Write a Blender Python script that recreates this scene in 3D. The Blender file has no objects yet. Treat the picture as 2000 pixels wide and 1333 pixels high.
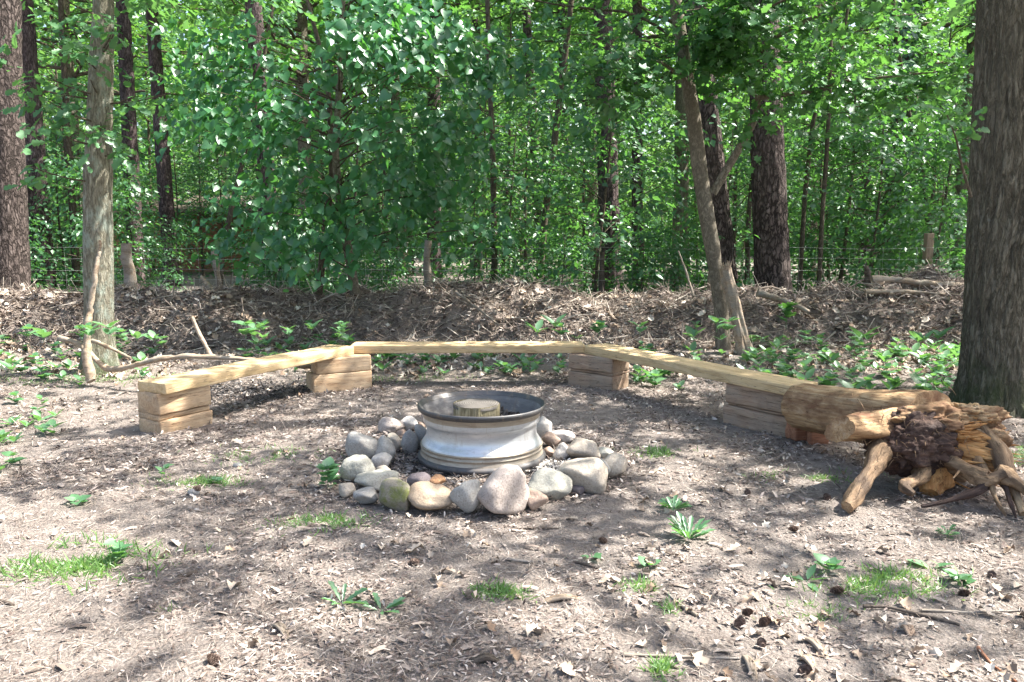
import bpy, bmesh, math, random
import numpy as np
from mathutils import Vector, Matrix, Euler

rng = np.random.default_rng(7)
random.seed(7)
SC = bpy.context.scene
COL = SC.collection
R = math.radians

# ------------------------------------------------------------------ camera, sky, sun, exposure
EYE, PITCH, FOC = 1.45, R(7.63), 1556.0
cam = bpy.data.cameras.new('camera'); camo = bpy.data.objects.new('camera', cam); COL.objects.link(camo)
cam.lens = 28.0; cam.sensor_width = 36.0; cam.clip_end = 1000.0; cam.clip_start = 0.05
camo.location = (0, 0, EYE); camo.rotation_euler = (R(90) - PITCH, 0, 0)
SC.camera = camo

SUN_DIR = Vector((0.88, 0.10, 0.0)).normalized()          # towards the sun, on the ground
SUN_EL = R(56)
world = bpy.data.worlds.new('World'); SC.world = world; world.use_nodes = True
nt = world.node_tree; nt.nodes.clear()
sky = nt.nodes.new('ShaderNodeTexSky'); sky.sky_type = 'NISHITA'; sky.sun_disc = False
sky.sun_elevation = SUN_EL; sky.sun_rotation = math.atan2(SUN_DIR.x, SUN_DIR.y)
sky.air_density = 1.0; sky.dust_density = 4.0; sky.ozone_density = 0.5
bg = nt.nodes.new('ShaderNodeBackground'); bg.inputs[1].default_value = 0.12
wo = nt.nodes.new('ShaderNodeOutputWorld')
nt.links.new(sky.outputs[0], bg.inputs[0]); nt.links.new(bg.outputs[0], wo.inputs[0])
sun = bpy.data.lights.new('sun', 'SUN'); sun.energy = 5.0; sun.angle = R(0.55); sun.color = (1.0, 0.95, 0.86)
suno = bpy.data.objects.new('sun', sun); COL.objects.link(suno)
sd = Vector((SUN_DIR.x * math.cos(SUN_EL), SUN_DIR.y * math.cos(SUN_EL), math.sin(SUN_EL)))
suno.rotation_euler = sd.to_track_quat('Z', 'Y').to_euler(); suno.location = (8, 2, 14)
SC.view_settings.view_transform = 'Standard'; SC.view_settings.look = 'None'
SC.view_settings.exposure = 1.85; SC.view_settings.gamma = 1.0
SC.view_settings.use_curve_mapping = False
SC.cycles.max_bounces = 7; SC.cycles.diffuse_bounces = 4; SC.cycles.glossy_bounces = 2
SC.cycles.transmission_bounces = 4; SC.cycles.sample_clamp_indirect = 6.0
SC.cycles.use_denoising = True

# ------------------------------------------------------------------ measuring
def ray(px, py):
    a, b = (px - 1000.0) / FOC, (666.5 - py) / FOC
    c, s = math.cos(PITCH), math.sin(PITCH)
    return np.array([a, c + b * s, b * c - s])
def G(px, py, z=0.0):
    d = ray(px, py); t = (z - EYE) / d[2]
    return np.array([d[0] * t, d[1] * t, z])
def PD(px, py, Y):
    d = ray(px, py); t = Y / d[1]
    return np.array([d[0] * t, Y, EYE + d[2] * t])

# ------------------------------------------------------------------ noise
def _h(i, j, k, s):
    v = np.sin(i * 127.1 + j * 311.7 + k * 74.7 + s * 53.3) * 43758.5453
    return v - np.floor(v)
def vn(x, y, z=0.0, s=0.0):
    x, y, z = np.broadcast_arrays(np.asarray(x, float), np.asarray(y, float), np.asarray(z, float))
    i, j, k = np.floor(x), np.floor(y), np.floor(z)
    u, v, w = x - i, y - j, z - k
    u, v, w = u*u*(3-2*u), v*v*(3-2*v), w*w*(3-2*w)
    r = 0
    for a in (0, 1):
        for b in (0, 1):
            for c in (0, 1):
                r = r + _h(i+a, j+b, k+c, s) * (u if a else 1-u) * (v if b else 1-v) * (w if c else 1-w)
    return r * 2 - 1
def fbm(x, y, z=0.0, o=3, s=0.0):
    r, a, f = 0, 1.0, 1.0
    for q in range(o):
        r = r + a * vn(x*f, y*f, np.asarray(z)*f, s+q*1.7); a *= .5; f *= 2.03
    return r

# ------------------------------------------------------------------ mesh helpers
def new_mesh(name, V, faces, mat=None, smooth=False):
    """faces: list of (m,k) int arrays"""
    me = bpy.data.meshes.new(name)
    V = np.asarray(V, np.float32)
    fl = [np.asarray(f, np.int32) for f in faces if len(f)]
    idx = np.concatenate([f.ravel() for f in fl]); siz = np.concatenate([np.full(len(f), f.shape[1], np.int32) for f in fl])
    st = np.concatenate([[0], np.cumsum(siz)[:-1]]).astype(np.int32)
    me.vertices.add(len(V)); me.vertices.foreach_set('co', V.ravel())
    me.loops.add(len(idx)); me.loops.foreach_set('vertex_index', idx)
    me.polygons.add(len(siz)); me.polygons.foreach_set('loop_start', st)
    if smooth: me.polygons.foreach_set('use_smooth', np.ones(len(siz), bool))
    me.update(calc_edges=True)
    if mat: me.materials.append(mat)
    return me
def link(name, me, parent=None, loc=None, rot=None, scale=None, **props):
    o = bpy.data.objects.new(name, me); COL.objects.link(o)
    if parent: o.parent = parent
    if loc is not None: o.location = [float(q) for q in loc]
    if rot is not None: o.rotation_euler = [float(q) for q in rot]
    if scale is not None: o.scale = [float(q) for q in (scale if hasattr(scale, '__len__') else (scale,)*3)]
    for k, v in props.items(): o[k] = v
    return o
def thing(name, label, cat, loc=(0, 0, 0), rot=(0, 0, 0), group=None, scale=None):
    o = link(name, None, None, loc, rot, scale, label=label, category=cat)
    if group: o['group'] = group
    return o
def dup(root, loc, rotz, scale, label=None, group=None, tilt=0.0):
    r = root.copy(); COL.objects.link(r); r.location = [float(q) for q in loc]
    r.rotation_euler = (tilt, 0, rotz); r.scale = (scale,)*3 if not hasattr(scale, '__len__') else scale
    if label: r['label'] = label
    if group: r['group'] = group
    for ch in list(root.children):
        c = ch.copy(); COL.objects.link(c); c.parent = r
        for g in list(ch.children):
            d = g.copy(); COL.objects.link(d); d.parent = c
    return r
class MB:
    def __init__(s): s.V = []; s.F = []; s.n = 0
    def add(s, V, faces):
        V = np.asarray(V, float)
        for f in faces:
            if len(f): s.F.append(np.asarray(f, int) + s.n)
        s.V.append(V); s.n += len(V); return s
    def mesh(s, name, mat, smooth=False):
        return new_mesh(name, np.concatenate(s.V), s.F, mat, smooth)

def tube(path, rad, sides=8, amp=0.0, freq=4.0, seed=0, cap=True, fn=None):
    P = np.asarray(path, float); n = len(P); rad = np.broadcast_to(np.asarray(rad, float), (n,))
    T = np.gradient(P, axis=0); T /= np.linalg.norm(T, axis=1)[:, None] + 1e-9
    U = np.zeros_like(P); ref = np.array([1., 0, 0]) if abs(T[0][0]) < .9 else np.array([0, 1., 0])
    for i in range(n):
        u = ref - T[i] * np.dot(ref, T[i]); u /= np.linalg.norm(u); U[i] = u; ref = u
    W = np.cross(T, U)
    th = np.linspace(0, 2*np.pi, sides, endpoint=False)
    D = U[:, None] * np.cos(th)[None, :, None] + W[:, None] * np.sin(th)[None, :, None]
    rr = np.repeat(rad[:, None], sides, 1)
    X = P[:, None] + D * rr[..., None]
    if amp:
        rr = rr * (1 + amp * fbm(X[..., 0]*freq, X[..., 1]*freq, X[..., 2]*freq, 3, seed))
    if fn is not None: rr = fn(rr, th[None, :], P[:, 2][:, None], X)
    X = P[:, None] + D * rr[..., None]
    V = X.reshape(-1, 3)
    i = np.arange(n-1)[:, None]*sides; j = np.arange(sides)[None]; k = (j+1) % sides
    Q = np.stack([i+j, i+k, i+sides+k, i+sides+j], -1).reshape(-1, 4)
    F = [Q]
    if cap:
        m = len(V); V = np.concatenate([V, V[:sides], V[-sides:], P[:1], P[-1:]]); a, b = len(V)-2, len(V)-1
        j = np.arange(sides); k = (j+1) % sides
        F.append(np.stack([np.full(sides, a), m+k, m+j], -1)); F.append(np.stack([np.full(sides, b), m+sides+j, m+sides+k], -1))
    return V, F
def smooth_path(pts, n):
    P = np.asarray(pts, float); t = np.linspace(0, 1, len(P)); q = np.linspace(0, 1, n)
    out = np.stack([np.interp(q, t, P[:, c]) for c in range(P.shape[1])], 1)
    for _ in range(max(1, n // (len(P)*2))):
        o = out.copy(); o[1:-1] = (out[:-2] + out[1:-1]*2 + out[2:]) / 4; out = o
    return out
def lathe(prof, seg=96):
    P = np.asarray(prof, float); th = np.linspace(0, 2*np.pi, seg, endpoint=False); n = len(P)
    V = np.stack([P[:, 0][:, None]*np.cos(th), P[:, 0][:, None]*np.sin(th), np.repeat(P[:, 1][:, None], seg, 1)], -1).reshape(-1, 3)
    i = np.arange(n-1)[:, None]*seg; j = np.arange(seg)[None]; k = (j+1) % seg
    return V, [np.stack([i+j, i+k, i+seg+k, i+seg+j], -1).reshape(-1, 4)]
def beam(L, W, H, bev=.008, nseg=24, amp=.003, seed=0, taper=None, freq=6):
    """squared timber, length on X, from z=0 to H, centred in Y"""
    b = bev; w, h = W/2, H
    def side(p, q, n): return [tuple(np.array(p)+(np.array(q)-np.array(p))*t/n) for t in range(n)]
    prof = side((-w+b, 0), (w-b, 0), 4) + [(w-b, 0), (w-b*.3, b*.3)] + side((w, b), (w, h-b), 3) + [(w, h-b), (w-b*.3, h-b*.3)] \
        + side((w-b, h), (-w+b, h), 4) + [(-w+b, h), (-w+b*.3, h-b*.3)] + side((-w, h-b), (-w, b), 3) + [(-w, b), (-w+b*.3, b*.3)]
    prof = np.array(prof); m = len(prof); xs = np.concatenate([[-L/2, -L/2+bev*.5], np.linspace(-L/2+bev*2, L/2-bev*2, nseg), [L/2-bev*.5, L/2]])
    c = np.array([0, h/2]); V = []
    for i, x in enumerate(xs):
        s = 1 - (bev*1.2/max(w, h/2) if i in (0, len(xs)-1) else 0)
        V.append(np.column_stack([np.full(m, x), (prof-c)*s + c]))
    V = np.array(V)
    X = V.reshape(-1, 3)
    N1 = fbm(X[:, 0]*freq*.5, X[:, 1]*freq*2, X[:, 2]*freq*2, 3, seed); N2 = fbm(X[:, 0]*freq*.5+9, X[:, 1]*freq*2, X[:, 2]*freq*2, 3, seed+5)
    X = X.copy(); X[:, 1] += N1*amp; X[:, 2] += N2*amp; X[:, 0] += amp*fbm(X[:, 1]*20, X[:, 2]*20, 3, 2, seed)
    if taper is not None: X = taper(X)
    n = len(xs); i = np.arange(n-1)[:, None]*m; j = np.arange(m)[None]; k = (j+1) % m
    F = [np.stack([i+j, i+k, i+m+k, i+m+j], -1).reshape(-1, 4)[:, ::-1]]
    V = np.concatenate([X, X[:m].mean(0)[None], X[-m:].mean(0)[None]]); a = n*m
    j = np.arange(m); k = (j+1) % m
    F.append(np.stack([np.full(m, a), j, k], -1)); F.append(np.stack([np.full(m, a+1), (n-1)*m+k, (n-1)*m+j], -1))
    return V, F

# ------------------------------------------------------------------ materials
class NT:
    def __init__(s, name):
        s.m = bpy.data.materials.new(name); s.m.use_nodes = True; s.t = s.m.node_tree; s.t.nodes.clear()
        s.out = s.n('ShaderNodeOutputMaterial')
    def n(s, kind, **kw):
        q = s.t.nodes.new(kind)
        for k, v in kw.items(): setattr(q, k, v)
        return q
    def l(s, a, b): s.t.links.new(a, b)
    def coord(s, kind='Object', scale=(1, 1, 1)):
        c = s.n('ShaderNodeTexCoord'); m = s.n('ShaderNodeMapping'); m.inputs['Scale'].default_value = scale
        s.l(c.outputs[kind], m.inputs[0]); return m.outputs[0]
    def noise(s, vec, scale=5, detail=5, rough=.6, dist=0):
        q = s.n('ShaderNodeTexNoise'); q.inputs['Scale'].default_value = scale; q.inputs['Detail'].default_value = detail
        q.inputs['Roughness'].default_value = rough; q.inputs['Distortion'].default_value = dist
        s.l(vec, q.inputs['Vector']); return q.outputs[0]
    def voro(s, vec, scale, feature='DISTANCE_TO_EDGE'):
        q = s.n('ShaderNodeTexVoronoi'); q.feature = feature; q.inputs['Scale'].default_value = scale
        s.l(vec, q.inputs['Vector']); return q.outputs[0]
    def ramp(s, fac, stops, interp='LINEAR'):
        q = s.n('ShaderNodeValToRGB'); e = q.color_ramp.elements; q.color_ramp.interpolation = interp
        while len(e) < len(stops): e.new(.5)
        for i, (p, c) in enumerate(stops):
            e[i].position = p; e[i].color = (*c, 1) if len(c) == 3 else c
        s.l(fac, q.inputs[0]); return q.outputs[0]
    def mix(s, fac, a, b, mode='MIX'):
        q = s.n('ShaderNodeMix', data_type='RGBA', blend_type=mode)
        for v, k in ((fac, 0), (a, 6), (b, 7)):
            if isinstance(v, (int, float)): q.inputs[k].default_value = v
            elif isinstance(v, tuple): q.inputs[k].default_value = (*v, 1)
            else: s.l(v, q.inputs[k])
        return q.outputs[2]
    def math(s, op, a, b=0.0):
        q = s.n('ShaderNodeMath', operation=op)
        for v, k in ((a, 0), (b, 1)):
            if isinstance(v, (int, float)): q.inputs[k].default_value = v
            else: s.l(v, q.inputs[k])
        return q.outputs[0]
    def bump(s, h, strength=.5, dist=.01, normal=None):
        q = s.n('ShaderNodeBump'); q.inputs['Strength'].default_value = strength; q.inputs['Distance'].default_value = dist
        s.l(h, q.inputs['Height'])
        if normal is not None: s.l(normal, q.inputs['Normal'])
        return q.outputs[0]
    def pbsdf(s, col, rough=.8, normal=None, metal=0.0, spec=.3):
        q = s.n('ShaderNodeBsdfPrincipled')
        for v, k in ((col, 'Base Color'), (rough, 'Roughness'), (metal, 'Metallic')):
            if isinstance(v, (int, float)): q.inputs[k].default_value = v
            elif isinstance(v, tuple): q.inputs[k].default_value = (*v, 1)
            else: s.l(v, q.inputs[k])
        q.inputs['Specular IOR Level'].default_value = spec
        if normal is not None: s.l(normal, q.inputs['Normal'])
        s.l(q.outputs[0], s.out.inputs[0]); return s.m
    def island(s):
        return s.n('ShaderNodeNewGeometry').outputs['Random Per Island']

def leaf_mat(name, dark, mid, light, trans, tfac=.45, gloss=.07, grough=.35, objvar=True):
    t = NT(name); r = t.island()
    col = t.ramp(r, [(0, dark), (.5, mid), (1, light)])
    v = t.noise(t.coord('Object', (1, 1, 1)), 1.6, 2)
    col = t.mix(t.ramp(v, [(.35, (0, 0, 0)), (.7, (.45, .45, .45))]), col, light)
    tc = t.mix(.5, col, trans); tc = t.mix(.5, tc, trans)
    d = t.n('ShaderNodeBsdfDiffuse'); t.l(col, d.inputs[0])
    tr = t.n('ShaderNodeBsdfTranslucent'); t.l(tc, tr.inputs[0])
    m1 = t.n('ShaderNodeMixShader'); m1.inputs[0].default_value = tfac; t.l(d.outputs[0], m1.inputs[1]); t.l(tr.outputs[0], m1.inputs[2])
    g = t.n('ShaderNodeBsdfGlossy'); g.inputs['Roughness'].default_value = grough; g.inputs[0].default_value = (.9, 1, .97, 1)
    m2 = t.n('ShaderNodeMixShader'); m2.inputs[0].default_value = gloss; t.l(m1.outputs[0], m2.inputs[1]); t.l(g.outputs[0], m2.inputs[2])
    t.l(m2.outputs[0], t.out.inputs[0]); return t.m
def island_mat(name, stops, rough=.85, tr=0.0):
    t = NT(name); c = t.ramp(t.island(), stops)
    c = t.mix(t.math('MULTIPLY', t.noise(t.coord('Object'), 60, 4), .5), c, (.08, .055, .04), 'MULTIPLY') if False else c
    n = t.noise(t.coord('Object'), 45, 4)
    c = t.mix(t.ramp(n, [(.45, (0, 0, 0)), (.75, (.35, .35, .35))]), c, (.12, .085, .06))
    return t.pbsdf(c, rough, spec=.2)

def wood_mat(name, base, dark, pale, grey=None, gfac=0.0, streak=30, bumpd=.004):
    t = NT(name)
    v = t.coord('Object', (1.2, 9, 9))
    a = t.noise(v, 2.2, 6, .65, 1.5)
    b = t.noise(t.coord('Object', (1.5, 40, 40)), 3.0, 4, .7)
    c = t.ramp(a, [(.25, dark), (.5, base), (.78, pale)])
    c = t.mix(t.ramp(b, [(.4, (.0,)*3), (.8, (.4,)*3)]), c, dark)
    blot = t.noise(t.coord('Object', (1, 2, 2)), 4.0, 5)
    if grey: c = t.mix(t.ramp(blot, [(.5-gfac*.4, (0,)*3), (.75-gfac*.35, (1,)*3)]), c, grey)
    vo = t.voro(t.coord('Object', (1.2, 5, 5)), 2.3, 'F1')
    c = t.mix(t.ramp(vo, [(.03, (.8,)*3), (.075, (0,)*3)]), c, tuple(q*.4 for q in dark))
    cr = t.noise(t.coord('Object', (.5, 14, 14)), 3.0, 3, .5, .6); ck = t.ramp(t.math('ABSOLUTE', t.math('SUBTRACT', cr, .5)), [(.004, (1,)*3), (.012, (0,)*3)])
    c = t.mix(t.math('MULTIPLY', ck, .7), c, tuple(q*.3 for q in dark))
    dn = t.noise(t.coord('Object'), 2.6, 7, .75); c = t.mix(t.ramp(dn, [(.54, (0,)*3), (.72, (.4,)*3)]), c, tuple(q*.7 for q in dark))
    h = t.math('SUBTRACT', t.math('ADD', b, a), ck)
    return t.pbsdf(c, .75, t.bump(h, .55, bumpd), spec=.25)

def bark_mat(name, fiss, mid, plate, sx=(7, 7, 2.2), lichen=None, lf=.0, moss=0.0, bstr=.9, bd=.03, plates=0.0):
    t = NT(name)
    co = t.coord('Object', sx)
    n1 = t.noise(co, 1.5, 5, .62, .8); n2 = t.noise(t.coord('Object', (sx[0]*2.3, sx[1]*2.3, sx[2]*2.0)), 1.4, 5, .7, .4)
    r1 = t.math('ABSOLUTE', t.math('SUBTRACT', n1, .5)); r1 = t.math('MINIMUM', t.math('MULTIPLY', r1, 7.0), 1.0)
    r2 = t.math('MINIMUM', t.math('MULTIPLY', t.math('ABSOLUTE', t.math('SUBTRACT', n2, .5)), 6.0), 1.0)
    f = t.noise(t.coord('Object', (sx[0]*6, sx[1]*6, sx[2]*9)), 1.7, 5, .75)
    h = t.math('ADD', t.math('ADD', t.math('MULTIPLY', r1, .45), t.math('MULTIPLY', r2, .3)), t.math('MULTIPLY', f, .5))
    if plates:
        wv = t.n('ShaderNodeVectorMath', operation='ADD'); t.l(co, wv.inputs[0])
        cn = t.n('ShaderNodeTexNoise'); cn.inputs['Scale'].default_value = 2.2; cn.inputs['Detail'].default_value = 4; t.l(co, cn.inputs['Vector']); t.l(cn.outputs['Color'], wv.inputs[1])
        e = t.voro(wv.outputs[0], 2.1); e = t.ramp(e, [(0, (.0,)*3), (.12, (.7,)*3), (.3, (1,)*3)])
        h = t.math('ADD', t.math('MULTIPLY', h, 1-plates*.5), t.math('MULTIPLY', t.math('SUBTRACT', e, .6), plates*.7))
    c = t.ramp(h, [(.2, fiss), (.55, mid), (.95, plate)])
    big = t.noise(t.coord('Object', (1, 1, .5)), 1.4, 4)
    c = t.mix(t.ramp(big, [(.4, (0,)*3), (.7, (.4,)*3)]), c, mid)
    if lichen:
        ln = t.noise(t.coord('Object', (2, 2, 1.2)), 3.0, 8, .75)
        c = t.mix(t.ramp(ln, [(.56-lf, (0,)*3), (.7-lf, (.7,)*3)]), c, lichen)
    if moss:
        sep = t.n('ShaderNodeSeparateXYZ'); t.l(t.coord('Object'), sep.inputs[0])
        mz = t.math('ADD', t.math('MULTIPLY', sep.outputs[2], -1.0/moss), t.math('MULTIPLY', t.noise(t.coord('Object'), 7, 5), 1.6))
        c = t.mix(t.ramp(mz, [(.35, (0,)*3), (.85, (.6,)*3)]), c, (.07, .11, .03))
    return t.pbsdf(c, .9, t.bump(h, bstr, bd), spec=.15)

M = {}
M['pine'] = bark_mat('pine bark', (.032, .026, .024), (.14, .112, .104), (.34, .29, .272), (7, 7, 2.6), bd=.04, plates=.8)
M['pine_far'] = bark_mat('pine bark far', (.035, .026, .026), (.13, .1, .1), (.28, .235, .23), (9, 9, 3), bd=.03, plates=.6)
M['oak'] = bark_mat('oak bark', (.055, .05, .036), (.23, .205, .155), (.43, .395, .315), (15, 15, 3.2), lichen=(.36, .42, .4), lf=-.09, moss=.9, bd=.05, bstr=1.0)
M['pale'] = bark_mat('pale bark', (.07, .062, .046), (.29, .272, .21), (.47, .45, .375), (16, 16, 3.0), lichen=(.44, .53, .47), lf=.06, moss=.8, bd=.03, bstr=1.0)
M['smooth'] = bark_mat('smooth grey bark', (.07, .06, .045), (.16, .14, .11), (.27, .245, .2), (9, 9, 5), lichen=(.3, .33, .27), lf=-.08, bd=.008, bstr=.4)
M['stem'] = bark_mat('stem bark', (.03, .025, .02), (.09, .075, .055), (.18, .155, .12), (12, 12, 5), bd=.006, bstr=.4)
M['deadwood'] = wood_mat('dead wood', (.36, .27, .19), (.14, .09, .06), (.56, .47, .37), grey=(.3, .27, .23), gfac=.25)
M['stick'] = wood_mat('stick wood', (.24, .19, .14), (.09, .065, .05), (.42, .36, .29), grey=(.3, .27, .24), gfac=.3)
M['darkstick'] = wood_mat('dark stick', (.1, .08, .065), (.04, .03, .025), (.2, .165, .14))
M['plank'] = wood_mat('larch plank', (.57, .425, .245), (.42, .285, .145), (.68, .55, .37), bumpd=.002)
M['block'] = wood_mat('squared timber', (.5, .36, .23), (.3, .18, .1), (.64, .5, .35), grey=(.36, .28, .2), gfac=.15)
M['block_grey'] = wood_mat('shaded weathered timber', (.37, .26, .185), (.17, .105, .07), (.49, .38, .29), grey=(.3, .235, .18), gfac=.25)  # darker, greyer block timber; shade on the right-hand fronts is in the colour
M['redwood'] = wood_mat('red timber', (.36, .17, .1), (.16, .07, .045), (.5, .28, .18))
M['log'] = wood_mat('peeled log', (.46, .31, .17), (.19, .1, .052), (.64, .51, .35), grey=(.16, .08, .045), gfac=.24, bumpd=.014)
M['rot'] = wood_mat('rotten heart', (.1, .058, .045), (.03, .02, .018), (.24, .15, .1), grey=(.05, .036, .034), gfac=.25, bumpd=.03)
M['splint'] = wood_mat('split orange wood', (.55, .29, .11), (.3, .12, .045), (.66, .46, .24), bumpd=.01)
M['rootskin'] = wood_mat('root wood', (.4, .265, .155), (.13, .075, .045), (.58, .44, .29), grey=(.1, .07, .05), gfac=.26, bumpd=.012)
M['stumpwood'] = wood_mat('grey log wood', (.31, .26, .17), (.1, .075, .045), (.46, .41, .3), grey=(.24, .22, .15), gfac=.3)

M['linden'] = leaf_mat('linden leaf', (.022, .085, .036), (.036, .13, .052), (.065, .2, .08), (.12, .4, .04), .42, .05, .36)
M['maple'] = leaf_mat('maple leaf', (.025, .09, .035), (.042, .135, .05), (.08, .2, .07), (.16, .4, .05), .45, .05, .4)
M['oakleaf'] = leaf_mat('oak leaf', (.032, .1, .045), (.055, .16, .065), (.11, .25, .1), (.16, .38, .06), .45, .05, .4)
M['under'] = leaf_mat('understory leaf', (.013, .048, .024), (.03, .105, .046), (.075, .2, .08), (.14, .37, .05), .45, .05, .4)
M['under2'] = leaf_mat('understory leaf light', (.02, .066, .03), (.05, .145, .06), (.115, .25, .1), (.22, .46, .07), .45, .04, .4)
M['canopy'] = leaf_mat('canopy leaf', (.035, .11, .03), (.05, .15, .04), (.08, .2, .05), (.2, .45, .05), .4, .04, .4)
M['ivy'] = leaf_mat('ivy leaf', (.02, .075, .03), (.03, .105, .04), (.05, .15, .06), (.07, .25, .04), .25, .12, .3)
M['herb'] = leaf_mat('herb leaf', (.045, .135, .06), (.08, .2, .085), (.15, .3, .15), (.2, .45, .07), .4, .08, .4)
M['grass'] = leaf_mat('grass blade', (.06, .15, .04), (.1, .23, .06), (.2, .34, .1), (.3, .5, .08), .4, .04, .4)

def ground_mat(name, tones, bd=.02):
    t = NT(name); co = t.coord('Object')
    a = t.noise(co, 1.1, 5, .6); b = t.noise(co, 9, 6, .7, .6); c3 = t.noise(co, 55, 5, .75, 1.0)
    vf = t.voro(co, 70, 'F1')
    f = t.math('ADD', t.math('MULTIPLY', b, .45), t.math('MULTIPLY', c3, .55))
    c = t.ramp(f, [(.3, tones[0]), (.46, tones[1]), (.58, tones[2]), (.72, tones[3])])
    c = t.mix(t.ramp(a, [(.38, (0,)*3), (.66, (.55,)*3)]), c, tones[4])
    h = t.math('ADD', t.math('MULTIPLY', c3, 1.0), t.math('MULTIPLY', vf, .6))
    return t.pbsdf(c, .95, t.bump(h, .9, bd), spec=.1)
M['ground'] = ground_mat('forest floor', [(.075, .062, .055), (.18, .155, .14), (.295, .26, .238), (.47, .425, .392), (.255, .223, .203)])
M['mound'] = ground_mat('leaf mould', [(.09, .074, .064), (.21, .175, .152), (.34, .29, .255), (.5, .44, .39), (.29, .24, .212)], .04)
M['litter'] = island_mat('litter flakes', [(0, (.05, .038, .033)), (.3, (.13, .1, .09)), (.6, (.25, .205, .185)), (.88, (.4, .345, .315)), (1, (.66, .6, .55))])
M['needles'] = island_mat('dry needles', [(0, (.08, .058, .046)), (.4, (.21, .165, .137)), (.75, (.37, .31, .27)), (1, (.62, .56, .5))])
M['deadleaf'] = island_mat('dead leaves', [(0, (.2, .14, .1)), (.4, (.36, .28, .215)), (.75, (.56, .48, .4)), (1, (.72, .66, .58))])
M['paleleaf'] = island_mat('bleached leaves', [(0, (.4, .32, .24)), (.5, (.55, .47, .39)), (1, (.7, .65, .58))])
M['chip'] = island_mat('bark chips', [(0, (.14, .11, .095)), (.4, (.27, .22, .19)), (1, (.44, .375, .33))])
M['cone'] = island_mat('pine cone', [(0, (.08, .055, .045)), (.6, (.17, .12, .1)), (1, (.3, .23, .19))])
M['char'] = island_mat('charcoal', [(0, (.012, .012, .014)), (.7, (.045, .045, .05)), (1, (.2, .19, .19))])
M['ash'] = island_mat('ash flakes', [(0, (.4, .37, .34)), (.5, (.62, .58, .54)), (1, (.82, .79, .75))])

def leaf_T(half):                       # half outline (x>=0) from base to tip -> folded template
    H = np.array(half, float); n = len(H)
    mid = [(0, y) for x, y in H]
    V = [(x, y, abs(x)*.28 - .12*y*y) for x, y in H] + [(0, y, -.12*y*y) for x, y in H] + [(-x, y, abs(x)*.28 - .12*y*y) for x, y in H]
    q = []; 
    for i in range(n-1):
        q.append((n+i, i, i+1, n+i+1)); q.append((2*n+i, n+i, n+i+1, 2*n+i+1))
    V = np.array(V); keep = []
    tri, quad = [], []
    W, inv = np.unique(np.round(V, 5), axis=0, return_inverse=True); inv = inv.ravel()
    for f in q:
        g = []
        for i in f:
            if inv[i] not in g: g.append(int(inv[i]))
        (quad if len(g) == 4 else tri).append(g) if len(g) > 2 else None
    return W, [np.array(tri, int).reshape(-1, 3), np.array(quad, int).reshape(-1, 4)]
T_RH = (np.array([(0, 0, 0), (.3, .42, .06), (0, 1, -.08), (-.3, .42, .06)]), [np.array([(0, 1, 2), (0, 2, 3)])])
T_LIN = leaf_T([(0, .06), (.26, 0), (.46, .2), (.44, .48), (.24, .78), (0, 1.05)])
T_OAK = leaf_T([(0, 0), (.09, .14), (.2, .3), (.12, .4), (.3, .56), (.19, .64), (.27, .82), (0, 1)])
T_MAP = leaf_T([(0, .05), (.28, 0), (.2, .2), (.52, .34), (.26, .46), (.34, .7), (.14, .66), (0, 1)])
T_LAN = leaf_T([(0, 0), (.12, .2), (.17, .45), (.1, .78), (0, 1)])
T_BROAD = leaf_T([(0, 0), (.2, .16), (.3, .42), (.2, .75), (0, 1)])

def nz(a): return a / (np.linalg.norm(a, axis=-1, keepdims=True) + 1e-9)
def place(T, P, D, N, S):
    """leaves at P, pointing D, normal N, size S"""
    tv, tf = T; D = nz(D); X = nz(np.cross(D, N)); Z = np.cross(X, D)
    B = np.stack([X, D, Z], 1) * np.asarray(S)[:, None, None]
    V = (np.einsum('kc,ncj->nkj', tv, B) + P[:, None]).reshape(-1, 3)
    k = len(tv); off = (np.arange(len(P))*k)[:, None, None]
    return V, [(f[None] + off).reshape(-1, f.shape[1]) for f in tf if len(f)]

def sprays(C, O, per, L, size, g, face=(0, 0, 1), tilt=.5, droop=.25):
    """leaf sprays: centres C, outward dirs O; returns leaf P,D,N,S"""
    n = len(C); t = (np.arange(per)+.5)/per
    d = nz(O + g.normal(0, .35, (n, 3))*[1, 1, .6] - [0, 0, droop])
    side = nz(np.cross(d, [0, 0, 1.]))
    sg = np.where(np.arange(per) % 2 == 0, 1., -1.)
    LL = L*g.uniform(.6, 1.3, (n, 1, 1))
    P = C[:, None] + d[:, None]*(t[None, :, None]*LL) + g.normal(0, L*.10, (n, per, 3))
    P[..., 2] -= (t**2*L*droop)[None]
    D = d[:, None]*g.uniform(.2, .9, (n, per, 1)) + side[:, None]*sg[None, :, None]*g.uniform(.4, 1.1, (n, per, 1)) - np.array([0, 0, droop*1.3])*g.uniform(.2, 1.6, (n, per, 1))
    N = np.array(face, float) + g.normal(0, tilt, (n, per, 3))
    P = P + nz(D)*size*.25
    S = size*g.uniform(.45, 1.3, (n, per))
    return P.reshape(-1, 3), D.reshape(-1, 3), N.reshape(-1, 3), S.ravel()

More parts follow.
